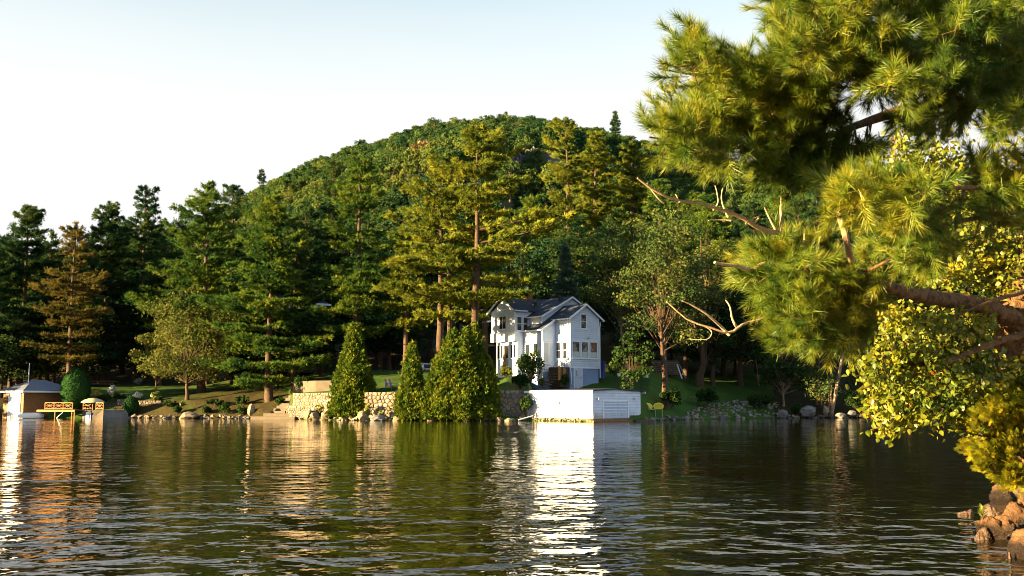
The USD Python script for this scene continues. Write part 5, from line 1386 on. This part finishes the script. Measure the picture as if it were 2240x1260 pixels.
# deckchair with a striped towel on the lawn above the round topped wall
q = P(857, 856, 91.8); q[2] = gz(q[0], q[1])
dc = Thing('deck_chair', 'low slatted lawn chair with a blue and orange towel above the round topped wall', 'chair', q)
fw = unit([.75, -.66, 0]); sd_ = np.array([-fw[1], fw[0], 0])
D3 = lambda f, s, z: q + fw * f + sd_ * s + np.array([0, 0, z])
for k in range(5):
    s = -.28 + .14 * k
    dc.part('back_slat', MB().slab([D3(-.35, s - .06, .3), D3(-.35, s + .06, .3), D3(-.68, s + .06, 1.02), D3(-.68, s - .06, 1.02)], fw * .025), 'cloth_blue' if k in (0, 4) else 'cloth_orange' if k in (1, 3) else 'white_trim')
for k in range(4):
    dc.part('seat_slat', MB().box(D3(-.3 + .17 * k, -.33, .3 + .03 * k), fw * .15, sd_ * .66, [0, 0, .025]), 'cloth_orange' if k % 2 else 'wood_gold')
for s in (-.36, .32):
    dc.part('arm_rest', MB().box(D3(-.5, s - .03, .58), fw * .85, sd_ * .1, [0, 0, .025]), 'cloth_blue')
    dc.part('leg', MB().box(D3(.28, s, 0), fw * .06, sd_ * .04, [0, 0, .58]), 'cloth_blue')
    dc.part('leg', MB().box(D3(-.5, s, 0), fw * .06, sd_ * .04, [0, 0, .58]), 'cloth_blue')

# two yellow oval garden chairs right of the boathouse
for k, (px, py, ang, lb) in enumerate(((1418, 889, .5, 'yellow oval backed garden chair half hidden by the boathouse corner'), (1440.5, 888.5, -.15, 'yellow oval backed garden chair standing free right of the boathouse'))):
    D = 89.3 if k else 89.0
    c = P(px, py, D); g = np.array([c[0], c[1], gz(c[0], c[1])])
    T = Thing('garden_chair', lb, 'chair', g, 'yellow garden chairs right of the boathouse')
    sx = np.array([math.cos(ang), math.sin(ang), 0]); nf = np.array([sx[1], -sx[0], 0]); tl = unit(np.array([0, 0, 1.0]) - nf * .35)
    rim = [c + sx * .43 * math.cos(t) + tl * .30 * math.sin(t) for t in np.linspace(0, 2 * math.pi, 25)]
    T.part('back_rim', MB().tube(rim, .028, 6, cap=False), 'plastic_yellow')
    for j in range(6):
        y = -.22 + .09 * j; w = .42 * math.sqrt(max(0, 1 - (y / .31) ** 2))
        T.part('back_slat', MB().bar(c - sx * w + tl * y, c + sx * w + tl * y, .02, .055, up=tl), 'plastic_yellow')
    T.part('seat', MB().slab([c - sx * .34 - tl * .27, c + sx * .34 - tl * .27, c + sx * .3 - tl * .27 + nf * .45, c - sx * .3 - tl * .27 + nf * .45], [0, 0, .03]), 'plastic_yellow')
    for s in (-.3, .3):
        for f in (.02, .42):
            t0 = c + sx * s - tl * .28 + nf * f
            T.part('leg', MB().tube([t0, [t0[0], t0[1], g[2] - .05]], .018, 5), 'grey_metal')
for px, py, D, lb in ((1354, 820, 94.5, 'white flower pot in the leaves right of the house'), (1415, 823, 97, 'white flower pot on the lawn left of the thick trunk')):
    c = P(px, py, D)
    T = Thing('flower_pot', lb, 'flower pot', c - [0, 0, .12])
    T.part('pot', MB().tube([c - [0, 0, .14], c + [0, 0, .10]], [.12, .17], 10), 'pot_white')
    T.part('rim', MB().tube([c + [0, 0, .102], c + [0, 0, .14]], [.2, .2], 10), 'pot_white')
    T.part('stand', MB().tube([c - [0, 0, .9], c - [0, 0, .142]], .03, 6), 'wood_dark')

# firewood under a sloping cover, with two boards leaning at its right
wp = P(1455, 806, 108)
wd = Thing('wood_pile', 'stacked firewood in the shade behind the thick dark trunk', 'wood pile', wp)
wd.part('backing', MB().box(wp + [-1.4, .45, -.8], [3.0, 0, 0], [0, .3, 0], [0, 0, 1.7]), 'wood_dark')
rg = np.random.default_rng(12)
for r in range(7):
    for k in range(12):
        c = wp + np.array([-1.25 + .24 * k + .12 * (r % 2), rg.uniform(-.05, .05), -.6 + .2 * r])
        wd.part('log', MB().tube([c, c + [0, .4, 0]], rg.uniform(.085, .11), 7), ['wood_pale', 'wood_brown', 'stone_grey'][rg.integers(3)])
for k, (x0, x1) in enumerate(((1481, 1492), (1486, 1500))):
    a, b = P(x0, 797, 107 - k), P(x1, 828, 106 - k)
    single('leaning_board', MB().bar(a, b, .12, .05), 'wood_pale' if k else 'white_trim', ['pale board leaning right of the firewood, the steeper one', 'grey board leaning outermost right of the firewood'][k], 'board')
bt = P(225, 836, 122)
pb = Thing('picnic_bench', 'dark picnic bench in the shade at the back of the left lawn', 'bench', bt)
pb.part('table_top', MB().box(bt + [-1.4, 0, .1], [2.9, 0, 0], [0, .8, 0], [0, 0, .06]), 'wood_pale')
for s in (-.7, 1.2):
    pb.part('seat', MB().box(bt + [-1.4, s, -.25], [2.9, 0, 0], [0, .28, 0], [0, 0, .05]), 'wood_pale')
for s in (-1.1, 1.2):
    pb.part('leg', MB().bar(bt + [s, -.5, -.75], bt + [s, .6, .1], .09), 'wood_dark')
    pb.part('leg', MB().bar(bt + [s + .1, 1.3, -.75], bt + [s + .1, .2, .1], .09), 'wood_dark')

# ------------------------------------------------------------------ the near shore on the right
gx, gy = np.meshgrid(np.linspace(3.5, 17, 90), np.linspace(4, 24, 110))
edge = gx - (.505 * gy + .25 * np.sin(gy * 1.3))
gzz = np.where(edge < 0, edge * .35, np.minimum(edge * .75, .5 + edge * .18)) - .03
gzz = gzz + .16 * (meshkit.fbm(np.stack([gx * 1.7, gy * 1.7, 0 * gx], -1), 3, 4) - .5)
single('near_bank', (np.stack([gx, gy, np.maximum(gzz, -1.2)], -1).reshape(-1, 3), sheet(None, 110, 90)), 'near_bank', kind='structure', smooth=True)


def near_rock(px, top, bot, wpx, D, label, seed, mat='rock_near', deep=1.0, rough=.3):
    a, b = P(px, top, D), P(px, bot, D)
    w = wpx / F * D; h = a[2] - b[2] + .3
    c = (a + b) / 2 - [0, 0, .15]
    single('shore_rock', rock(np.random.default_rng(seed), c, (w, w * deep, h), 4, seed=seed, rough=rough), mat, label, 'rock', smooth=28)


near_rock(2178, 1108, 1170, 96, 12.1, 'brown cracked rock in the water, furthest out of the near rocks', 401)
near_rock(2222, 1092, 1168, 74, 12.5, 'brown sunlit rock behind the cracked one', 402)
near_rock(2262, 1136, 1216, 120, 10.6, 'smooth orange brown rock cut by the right edge', 403, rough=.2)
near_rock(2148, 1150, 1168, 40, 12.0, 'wet dark stone at the waterline left of the cracked rock', 404, 'rock_wet')
near_rock(2114, 1112, 1124, 46, 14.6, 'low dark wet stone barely out of the water', 405, 'rock_wet')
near_rock(2165, 1100, 1119, 50, 14.4, 'dark wet rock behind the bright sprout', 406, 'rock_wet')
near_rock(2192, 1057, 1083, 52, 17.0, 'brown rock at the water under the golden cedar', 407)
near_rock(2270, 1075, 1130, 110, 13.5, 'sloping brown rock at the right edge above the cracked rock', 408)
near_rock(2212, 1200, 1214, 16, 10.5, 'little wet stone at the foot of the smooth orange brown rock', 409, 'rock_wet')

rng = np.random.default_rng(77)


def curve(pts, n=28):
    """A smooth path through (px, py, D) points, as world points with the parameter of each."""
    from scipy.interpolate import PchipInterpolator
    p = np.array([P(*q) for q in pts])
    t = np.concatenate([[0], np.cumsum(np.linalg.norm(np.diff(p, axis=0), axis=1))])
    s = np.linspace(0, t[-1], n)
    return np.column_stack([PchipInterpolator(t, p[:, k])(s) for k in range(3)])


def limb(T, pts, r0, r1, mat='bark_near', n=28, sides=9, name='limb', rough=.12, under=None, wob=.0):
    c = curve(pts, n)
    if wob:
        c = c + (meshkit.fbm(np.column_stack([c * 2.2]), 2, len(pts)) - .5)[:, None] * wob * np.array([1, 0, 1.0])
    r = (r0 + (r1 - r0) * np.linspace(0, 1, n) ** .8) * (1 + rough * (meshkit.noise(c * 6, 5) - .5) * 2)
    m = MB().tube(c, r, sides)
    v, f = m.get()
    if sides > 8:
        cc_ = np.repeat(c, sides, 0)
        v = cc_ + (v - cc_) * (1 + .75 * (meshkit.fbm(v * [13, 13, 5.0], 3, 2) - .5))[:, None]
    T.part(name, (v, f), mat, smooth=60, under=under)
    return c


def shoot(seed, n=140, L=.20, nl=.125, w=.0047):
    rg = np.random.default_rng(seed)
    t = rg.uniform(0, 1, n) ** .75
    az = rg.uniform(0, 6.283, n)
    ang = np.radians(rg.normal(44, 12, n)) * (1.15 - .55 * t)
    d = np.stack([np.sin(ang) * np.cos(az), np.sin(ang) * np.sin(az), np.cos(ang)], -1)
    b = np.column_stack([0 * t, 0 * t, t * L]) + rg.normal(size=(n, 3)) * .003
    l = nl * rg.uniform(.75, 1.15, (n, 1))
    tip = b + d * l + np.array([0, 0, -.012]) * rg.uniform(0, 1, (n, 1))
    s = unit(np.cross(d, rg.normal(size=(n, 3)))) * w / 2
    v = np.stack([b - s, b + s, tip], 1).reshape(-1, 3)
    f = np.arange(3 * n).reshape(-1, 3)
    m = MB().add(v, f)
    m.tube([[0, 0, -.05], [0, 0, L]], [.004, .002], 4)
    return m


def in_poly(poly, n, rg):
    pg = shapely.Polygon(poly); x0, y0, x1, y1 = pg.bounds
    out = []
    while len(out) < n:
        p = rg.uniform([x0, y0], [x1, y1], (n * 2, 2))
        ok = shapely.contains_xy(pg, p[:, 0], p[:, 1])
        out += list(p[ok])
    return np.array(out[:n])


base = P(2300, 1075, 13.0)
np_ = Thing('near_pine', 'big golden lit pine leaning in from the right edge with long needled branches', 'pine tree', base)
limb(np_, [(2310, 1110, 13.2), (2258, 930, 12.9), (2240, 800, 12.7), (2218, 705, 12.5), (2262, 600, 12.6), (2330, 430, 12.8), (2370, 200, 13.0), (2400, -200, 13.2)], .33, .17, n=150, sides=30, name='trunk', rough=.2)
L1 = limb(np_, [(2262, 745, 12.5), (2200, 690, 12.2), (2110, 660, 11.7), (2010, 646, 11.0), (1925, 622, 10.4), (1850, 596, 9.9), (1740, 585, 9.3), (1660, 620, 8.9)], .155, .012, n=110, sides=20, rough=.2)
L2 = limb(np_, [(2370, 300, 12.9), (2200, 236, 12), (2090, 222, 11.2), (2010, 232, 10.6), (1900, 265, 9.9), (1780, 305, 9.3), (1600, 322, 8.8), (1420, 300, 8.4)], .12, .008)
L3 = limb(np_, [(2390, 60, 12), (2240, 75, 9.6), (2100, 60, 8.6), (1900, 55, 8.2), (1740, 50, 8.3)], .11, .01)
L3b = limb(np_, [(2100, 62, 8.6), (1950, 135, 8.3), (1760, 175, 8.4), (1560, 165, 8.7), (1440, 150, 8.4)], .05, .006)
L4 = limb(np_, [(2280, 250, 11.6), (2190, 300, 11), (2130, 360, 10.7), (2108, 420, 10.5), (2098, 470, 10.3)], .045, .012, 'wood_dark')
L5 = limb(np_, [(2270, 630, 11.6), (2180, 656, 11.2), (2085, 692, 10.9)], .045, .012)
L6 = limb(np_, [(2290, 720, 10.8), (2200, 742, 10.6), (2150, 760, 10.5), (2075, 792, 10.3)], .05, .022)
L7 = limb(np_, [(2330, 470, 12), (2180, 470, 9.0), (2050, 500, 8.7), (1960, 560, 9.0), (1890, 596, 9.4)], .055, .012)
L8 = limb(np_, [(2330, 400, 11.4), (2150, 410, 8.6), (2000, 420, 7.9), (1830, 440, 7.9)], .05, .008)
L9 = limb(np_, [(1900, 612, 10.2), (1860, 660, 9.7), (1810, 720, 9.3), (1770, 750, 9.1)], .03, .006)
# bare dead branches
for pts, r0, r1 in ((((1850, 596, 9.9), (1800, 545, 9.6), (1760, 523, 9.4), (1700, 514, 9.2), (1640, 500, 9.0), (1560, 460, 8.8), (1480, 438, 8.6), (1390, 394, 8.4)), .034, .006),
                    (((1740, 585, 9.3), (1680, 574, 9.1), (1640, 590, 9.0), (1600, 590, 8.9), (1555, 582, 8.8)), .026, .012),
                    (((1810, 640, 9.5), (1760, 660, 9.3), (1690, 690, 9.1), (1620, 714, 8.9), (1590, 732, 8.8), (1530, 704, 8.7), (1462, 655, 8.6)), .022, .004),
                    (((1600, 728, 8.85), (1570, 700, 8.8), (1520, 670, 8.7), (1490, 660, 8.65)), .012, .004),
                    (((1620, 712, 8.9), (1605, 690, 8.9), (1598, 670, 8.9), (1588, 655, 8.9)), .012, .004),
                    (((1702, 514, 9.2), (1690, 480, 9.15), (1672, 455, 9.1)), .012, .005), (((1700, 512, 9.2), (1706, 470, 9.2), (1704, 420, 9.15), (1708, 398, 9.15)), .012, .006),
                    (((1590, 478, 8.9), (1582, 440, 8.9), (1588, 405, 8.85)), .008, .004), (((1560, 460, 8.8), (1575, 430, 8.8), (1570, 400, 8.8)), .007, .003), (((1490, 440, 8.6), (1478, 425, 8.6)), .007, .003),
                    (((1640, 500, 9.0), (1655, 480, 9.0), (1645, 482, 8.95), (1630, 490, 8.9)), .009, .005), (((1596, 486, 8.9), (1560, 482, 8.85), (1548, 484, 8.8)), .007, .003),
                    (((1812, 374, 9.6), (1830, 410, 9.7), (1838, 460, 9.75), (1850, 510, 9.8), (1858, 575, 9.9)), .030, .026), (((1765, 530, 9.4), (1765, 505, 9.4)), .01, .006),
                    (((1462, 435, 8.55), (1440, 420, 8.5), (1420, 396, 8.5)), .006, .002), (((1530, 704, 8.7), (1560, 725, 8.75), (1545, 742, 8.7), (1510, 740, 8.7)), .006, .002)):
    limb(np_, pts, r0 * 1.25, r1 * 1.25, 'dead_wood', n=18, sides=6, name='dead_branch', wob=.14)
REG = [  # polygon, limb, tips, depth jitter
    ([(1690, -60), (2240, -60), (2300, 60), (2100, 105), (1900, 110), (1760, 130), (1695, 70)], L3, 84, .7),
    ([(1700, 90), (1880, 80), (2000, 130), (2080, 170), (2040, 215), (1900, 180), (1800, 150)], L3b, 44, .6),
    ([(2060, 60), (2290, 40), (2290, 330), (2160, 320), (2080, 230)], L3, 40, .7),
    ([(1493, 92), (1520, 80), (1571, 130), (1700, 150), (1790, 180), (1760, 230), (1600, 215), (1520, 160)], L3b, 40, .45),
    ([(1445, 212), (1530, 200), (1700, 205), (1820, 215), (1830, 270), (1700, 270), (1510, 255), (1455, 240)], L2, 40, .5),
    ([(1445, 268), (1513, 250), (1700, 290), (1880, 310), (1950, 350), (1850, 385), (1740, 390), (1620, 360), (1528, 350), (1456, 335)], L2, 62, .5),
    ([(1800, 400), (1900, 395), (2050, 415), (2085, 465), (1960, 490), (1830, 465)], L8, 20, .4),
    ([(1635, 600), (1700, 545), (1830, 535), (1915, 560), (1900, 640), (1750, 680), (1670, 655)], L1, 54, .55),
    ([(1700, 650), (1880, 630), (1905, 690), (1860, 750), (1750, 765), (1710, 715)], L9, 44, .45),
    ([(1960, 520), (2080, 515), (2110, 560), (1980, 580)], L7, 12, .4),
    ([(2140, 345), (2290, 330), (2290, 520), (2170, 490)], L7, 15, .5),
    ([(1900, 120), (2100, 130), (2290, 120), (2290, 300), (2180, 300), (2080, 210), (1960, 190)], L2, 12, .5),
    ([(1950, 230), (2050, 255), (2110, 290), (2040, 300), (1960, 280)], L2, 8, .4)]
SP, SD, TW = [], [], MB()
for poly, lb, n, jit in REG:
    tips = in_poly(poly, n, rng)
    depth_of = lb[:, 1]
    lpx = PXOF(lb[:, 0], lb[:, 1])
    for px, py in tips:
        k = int(np.argmin(np.abs(lpx - px - 45)))
        D = float(np.interp(px, lpx[::-1], depth_of[::-1]) if lpx[0] > lpx[-1] else depth_of[k]) + rng.normal() * jit
        tip = P(px, py, max(D, 7.0))
        root = lb[k] + rng.normal(size=3) * .01
        vec = tip - root; L = np.linalg.norm(vec)
        mid = root + vec * .5 + np.array([0, 0, -.06 * L]) + rng.normal(size=3) * .05 * L
        TW.tube([root, mid, tip], [.006 + .004 * L, .006, .003], 4, cap=False)
        m = int(rng.integers(8, 14))
        s = np.concatenate([[1.0], rng.uniform(.45, 1.0, m - 1)])
        w0, w1, w2 = (1 - s) ** 2, 2 * s * (1 - s), s * s
        c = w0[:, None] * root + w1[:, None] * mid + w2[:, None] * tip
        side = rng.normal(size=(m, 3)) * .09 * np.array([1, 1, .7])
        side[0] = 0
        dirs = unit(unit(vec) * .9 + np.array([-.25, -.1, .25]) + rng.normal(size=(m, 3)) * .55)
        SP.append(c + side); SD.append(dirs)
        for a_, b_ in zip(c[1:], (c + side)[1:]):
            TW.tube([a_, b_], [.003, .002], 3, cap=False)
SP, SD = np.vstack(SP), np.vstack(SD)
np_.part('twigs', TW, 'bark_near', kind='stuff')
n = len(SP)
print('shoots', n)
scatter(np_.path + '/needles', [shoot(1), shoot(2, 120, .16, .11), shoot(3, 160, .24, .12)], ['near_needles'] * 3, SP, frames_to_quats(SD, rng.uniform(0, 6.28, n)), rng.uniform(.75, 1.2, n), rng.integers(0, 3, n), np_.loc)

# ---- the near leafy tree with golden leaves
lt = Thing('near_leafy_tree', 'golden leaved tree with heart shaped leaves around the near pine trunk', 'tree', P(2380, 1060, 13.6))
limb(lt, [(2400, 1080, 14), (2390, 800, 13.8), (2360, 500, 13.6), (2330, 200, 13.4)], .15, .07, 'bark_near', name='trunk')
K1 = limb(lt, [(2390, 900, 13.2), (2240, 800, 12.1), (2100, 790, 11.7), (1980, 800, 11.5), (1880, 850, 11.3)], .05, .006)
K2 = limb(lt, [(2390, 950, 13.2), (2250, 880, 12.0), (2120, 890, 11.7), (2000, 915, 11.4), (1905, 940, 11.3)], .045, .006)
K3 = limb(lt, [(2385, 760, 13.4), (2240, 690, 12.3), (2100, 720, 11.9), (1980, 700, 11.7), (1900, 690, 11.6)], .05, .006)
K4 = limb(lt, [(2370, 560, 13.7), (2240, 470, 13.6), (2120, 420, 13.4), (2020, 360, 13.3), (1960, 300, 13.2)], .06, .008)
K5 = limb(lt, [(2370, 600, 13.6), (2240, 560, 13.3), (2120, 540, 13.1), (2000, 470, 12.9), (1950, 430, 12.8)], .05, .008)
K6 = limb(lt, [(2380, 700, 13.5), (2260, 620, 12.9), (2140, 600, 12.7), (2020, 590, 12.5)], .04, .008)
K2N = limb(lt, [(2390, 940, 13.0), (2250, 870, 11.4), (2120, 880, 11.1), (2000, 905, 11.1)], .03, .006)
K3B = limb(lt, [(2385, 780, 13.9), (2320, 730, 13.8), (2240, 700, 13.7), (2160, 690, 13.6)], .04, .006)
LREG = [([(1890, 720), (1990, 680), (2150, 690), (2180, 780), (2160, 860), (2020, 850), (1900, 870), (1870, 800)], K1, 120, .45),
        ([(1900, 850), (2060, 830), (2170, 840), (2180, 930), (2100, 930), (1990, 910), (1910, 900)], K2, 84, .4),
        ([(1900, 920), (1960, 900), (2000, 930), (1920, 948)], K2, 7, .2),
        ([(1910, 650), (2000, 660), (2150, 640), (2160, 720), (2040, 760), (1920, 720)], K3, 64, .45),
        ([(1950, 290), (2060, 310), (2260, 330), (2260, 470), (2100, 480), (1990, 440), (1930, 380)], K4, 84, .6),
        ([(1930, 430), (2060, 460), (2260, 460), (2260, 580), (2080, 570), (1960, 520)], K5, 70, .6),
        ([(2000, 560), (2130, 550), (2260, 560), (2260, 660), (2100, 640), (2010, 620)], K6, 60, .5),
        ([(1990, 840), (2100, 800), (2260, 780), (2290, 900), (2200, 960), (2090, 955), (2010, 935)], K2N, 130, .3),
        ([(2150, 640), (2290, 620), (2290, 800), (2200, 800)], K3B, 50, .3),
        ([(1940, 240), (2080, 250), (2290, 250), (2290, 420), (2100, 430), (1980, 400)], K4, 70, .5),
        ([(2080, 480), (2290, 470), (2290, 660), (2120, 640)], K6, 60, .4)]
lf = MB()
lf_prof = [(0, 0), (-.30, .12), (-.40, .38), (-.27, .70), (0, 1.05), (.27, .70), (.40, .38), (.30, .12)]
lv = np.array([[x, .10 * abs(x) ** 1.0 - .12 * y * y, y] for x, y in lf_prof] + [[0, -.12 * .4 * .4 - .03, .4]])
lf.add(lv * .068, [[8, i, (i + 1) % 8] for i in range(8)])
LP, LD, TW = [], [], MB()
for poly, lb, nt, jit in LREG:
    tips = in_poly(poly, nt, rng)
    lpx = PXOF(lb[:, 0], lb[:, 1])
    for px, py in tips:
        k = int(np.argmin(np.abs(lpx - px - 30)))
        tip = P(px, py, lb[k][1] + rng.normal() * jit)
        root = lb[k]; vec = tip - root; L = np.linalg.norm(vec)
        mid = root + vec * .5 + rng.normal(size=3) * .08 * L + [0, 0, .05 * L]
        TW.tube([root, mid, tip], [.004 + .003 * L, .004, .002], 4, cap=False)
        m = int(rng.integers(19, 29))
        s = rng.uniform(.4, 1.03, m)
        c = ((1 - s) ** 2)[:, None] * root + (2 * s * (1 - s))[:, None] * mid + (s * s)[:, None] * tip
        c = c + rng.normal(size=(m, 3)) * [.085, .085, .06]
        LP.append(c); LD.append(unit(np.array([-.35, -.35, -.55]) + rng.normal(size=(m, 3)) * .62))
LP, LD = np.vstack(LP), np.vstack(LD)
lt.part('twigs', TW, 'bark_near', kind='stuff')
n = len(LP)
sizes = rng.uniform(.6, 1.2, n); rolls = rng.uniform(0, 6.28, n)
# the 260 leaves of the outer fringe, each a part of its own, and the rest as one
fr = np.argsort(PXOF(LP[:, 0], LP[:, 1]) - .25 * (HZ - (LP[:, 2] - CAMZ) / LP[:, 1] * F))[:260]
isf = np.zeros(n, bool); isf[fr] = True
Q = frames_to_quats(LD, rolls)
from scipy.spatial.transform import Rotation
base_v, base_f = lf.get()
for j, i in enumerate(fr):
    lt.part('leaf', (Rotation.from_quat(Q[i]).apply(base_v * sizes[i]) + LP[i], base_f), 'leaf_autumn' if j in (30, 101) else 'near_leaves')
scatter(lt.path + '/leaves', [lf, lf], ['near_leaves', 'leaf_autumn'], LP[~isf], Q[~isf], sizes[~isf], (rng.random((~isf).sum()) < .006).astype(int), lt.loc)

# ---- golden cedar at the water's edge
ce = Thing('near_cedar', 'golden feathery cedar hanging over the water at the right edge', 'cedar tree', P(2290, 1060, 11.7))
limb(ce, [(2310, 1090, 11.9), (2290, 1000, 11.5), (2270, 880, 11.2), (2260, 800, 11.1)], .07, .02, 'bark_near', name='trunk')
C1 = limb(ce, [(2300, 1050, 11.7), (2240, 1000, 11.2), (2170, 960, 10.8), (2095, 945, 10.5)], .03, .005)
C2 = limb(ce, [(2300, 1070, 11.7), (2240, 1040, 11.2), (2190, 1040, 10.9)], .03, .006)
C3 = limb(ce, [(2280, 930, 11.4), (2210, 900, 11.0), (2150, 880, 10.7)], .03, .005)


def frond(seed):
    rg = np.random.default_rng(seed)
    v, f, n0 = [], [], 0
    def leafy(p, d, L, lev):
        nonlocal n0
        d = unit(d); s = unit(np.cross(d, [0, 1, .2])) * (.0022 if lev else .003)
        v.extend([p - s, p + s, p + d * L + s * .5, p + d * L - s * .5]); f.extend([[n0, n0 + 1, n0 + 2], [n0, n0 + 2, n0 + 3]]); n0 += 4
        if lev < 2:
            k = 6 if lev == 0 else 2
            for i in range(k):
                t = (i + .6) / k
                for sg in (-1, 1):
                    a = math.radians(38 + rg.normal() * 7) * sg
                    dd = np.array([d[0] * math.cos(a) + d[2] * math.sin(a), d[1] + rg.normal() * .12, -d[0] * math.sin(a) + d[2] * math.cos(a)])
                    leafy(p + d * L * t, dd, L * (.52 - .22 * t), lev + 1)
    leafy(np.zeros(3), np.array([0, 0, 1.0]), .10, 0)
    return np.array(v), np.array(f)


CP, CDv, TW = [], [], MB()
for poly, lb, nt, jit in (([(2085, 930), (2160, 880), (2290, 850), (2290, 980), (2180, 1000), (2100, 975)], C1, 190, .4), ([(2120, 985), (2290, 960), (2290, 1075), (2205, 1065), (2150, 1020)], C2, 190, .4),
                          ([(2130, 880), (2200, 840), (2290, 800), (2290, 940), (2160, 930)], C3, 120, .45)):
    tips = in_poly(poly, nt * 3, rng)
    tips = tips[meshkit.noise(np.column_stack([tips / 34.0, 0 * tips[:, :1]]), 3) > .48][:nt]
    lpx = PXOF(lb[:, 0], lb[:, 1])
    for px, py in tips:
        k = int(np.argmin(np.abs(lpx - px - 30)))
        tip = P(px, py, lb[k][1] + rng.normal() * jit); root = lb[k]; vec = tip - root
        TW.tube([root, root + vec * .5 + [0, 0, -.03], tip], [.006, .004, .002], 4, cap=False)
        m = int(rng.integers(14, 22)); s = rng.uniform(.45, 1.12, m)
        CP.append(root + vec * s[:, None] + rng.normal(size=(m, 3)) * .028); CDv.append(unit(unit(vec) * .9 + np.array([-.15, -.1, .05]) + rng.normal(size=(m, 3)) * .38))
CP, CDv = np.vstack(CP), np.vstack(CDv)
ce.part('twigs', TW, 'bark_near', kind='stuff')
n = len(CP)
scatter(ce.path + '/sprays', [frond(1), frond(2)], ['near_cedar'] * 2, CP, frames_to_quats(CDv, rng.uniform(0, 6.28, n)), rng.uniform(.55, 1.0, n), rng.integers(0, 2, n), ce.loc)

# bright sprout on the wet rock
sp_b = P(2150, 1140, 12.0)
sprout = Thing('leafy_sprout', 'bright yellow green sprout growing on the outermost near rock', 'plant', sp_b)
sprout.part('stem', MB().tube([sp_b - [0, 0, .05], sp_b + [0, 0, .14]], [.006, .003], 5), 'bark')
for k in range(22):
    d = unit(np.append(rng.normal(size=2), .5 + rng.random()))
    p = sp_b + [0, 0, rng.uniform(.03, .14)]
    s = unit(np.cross(d, [0, 0, 1.0])) * .016
    sprout.part('leaf', (np.array([p, p + d * .05 - s, p + d * .10, p + d * .05 + s]), np.array([[0, 1, 2], [0, 2, 3]])), 'grass_tuft')
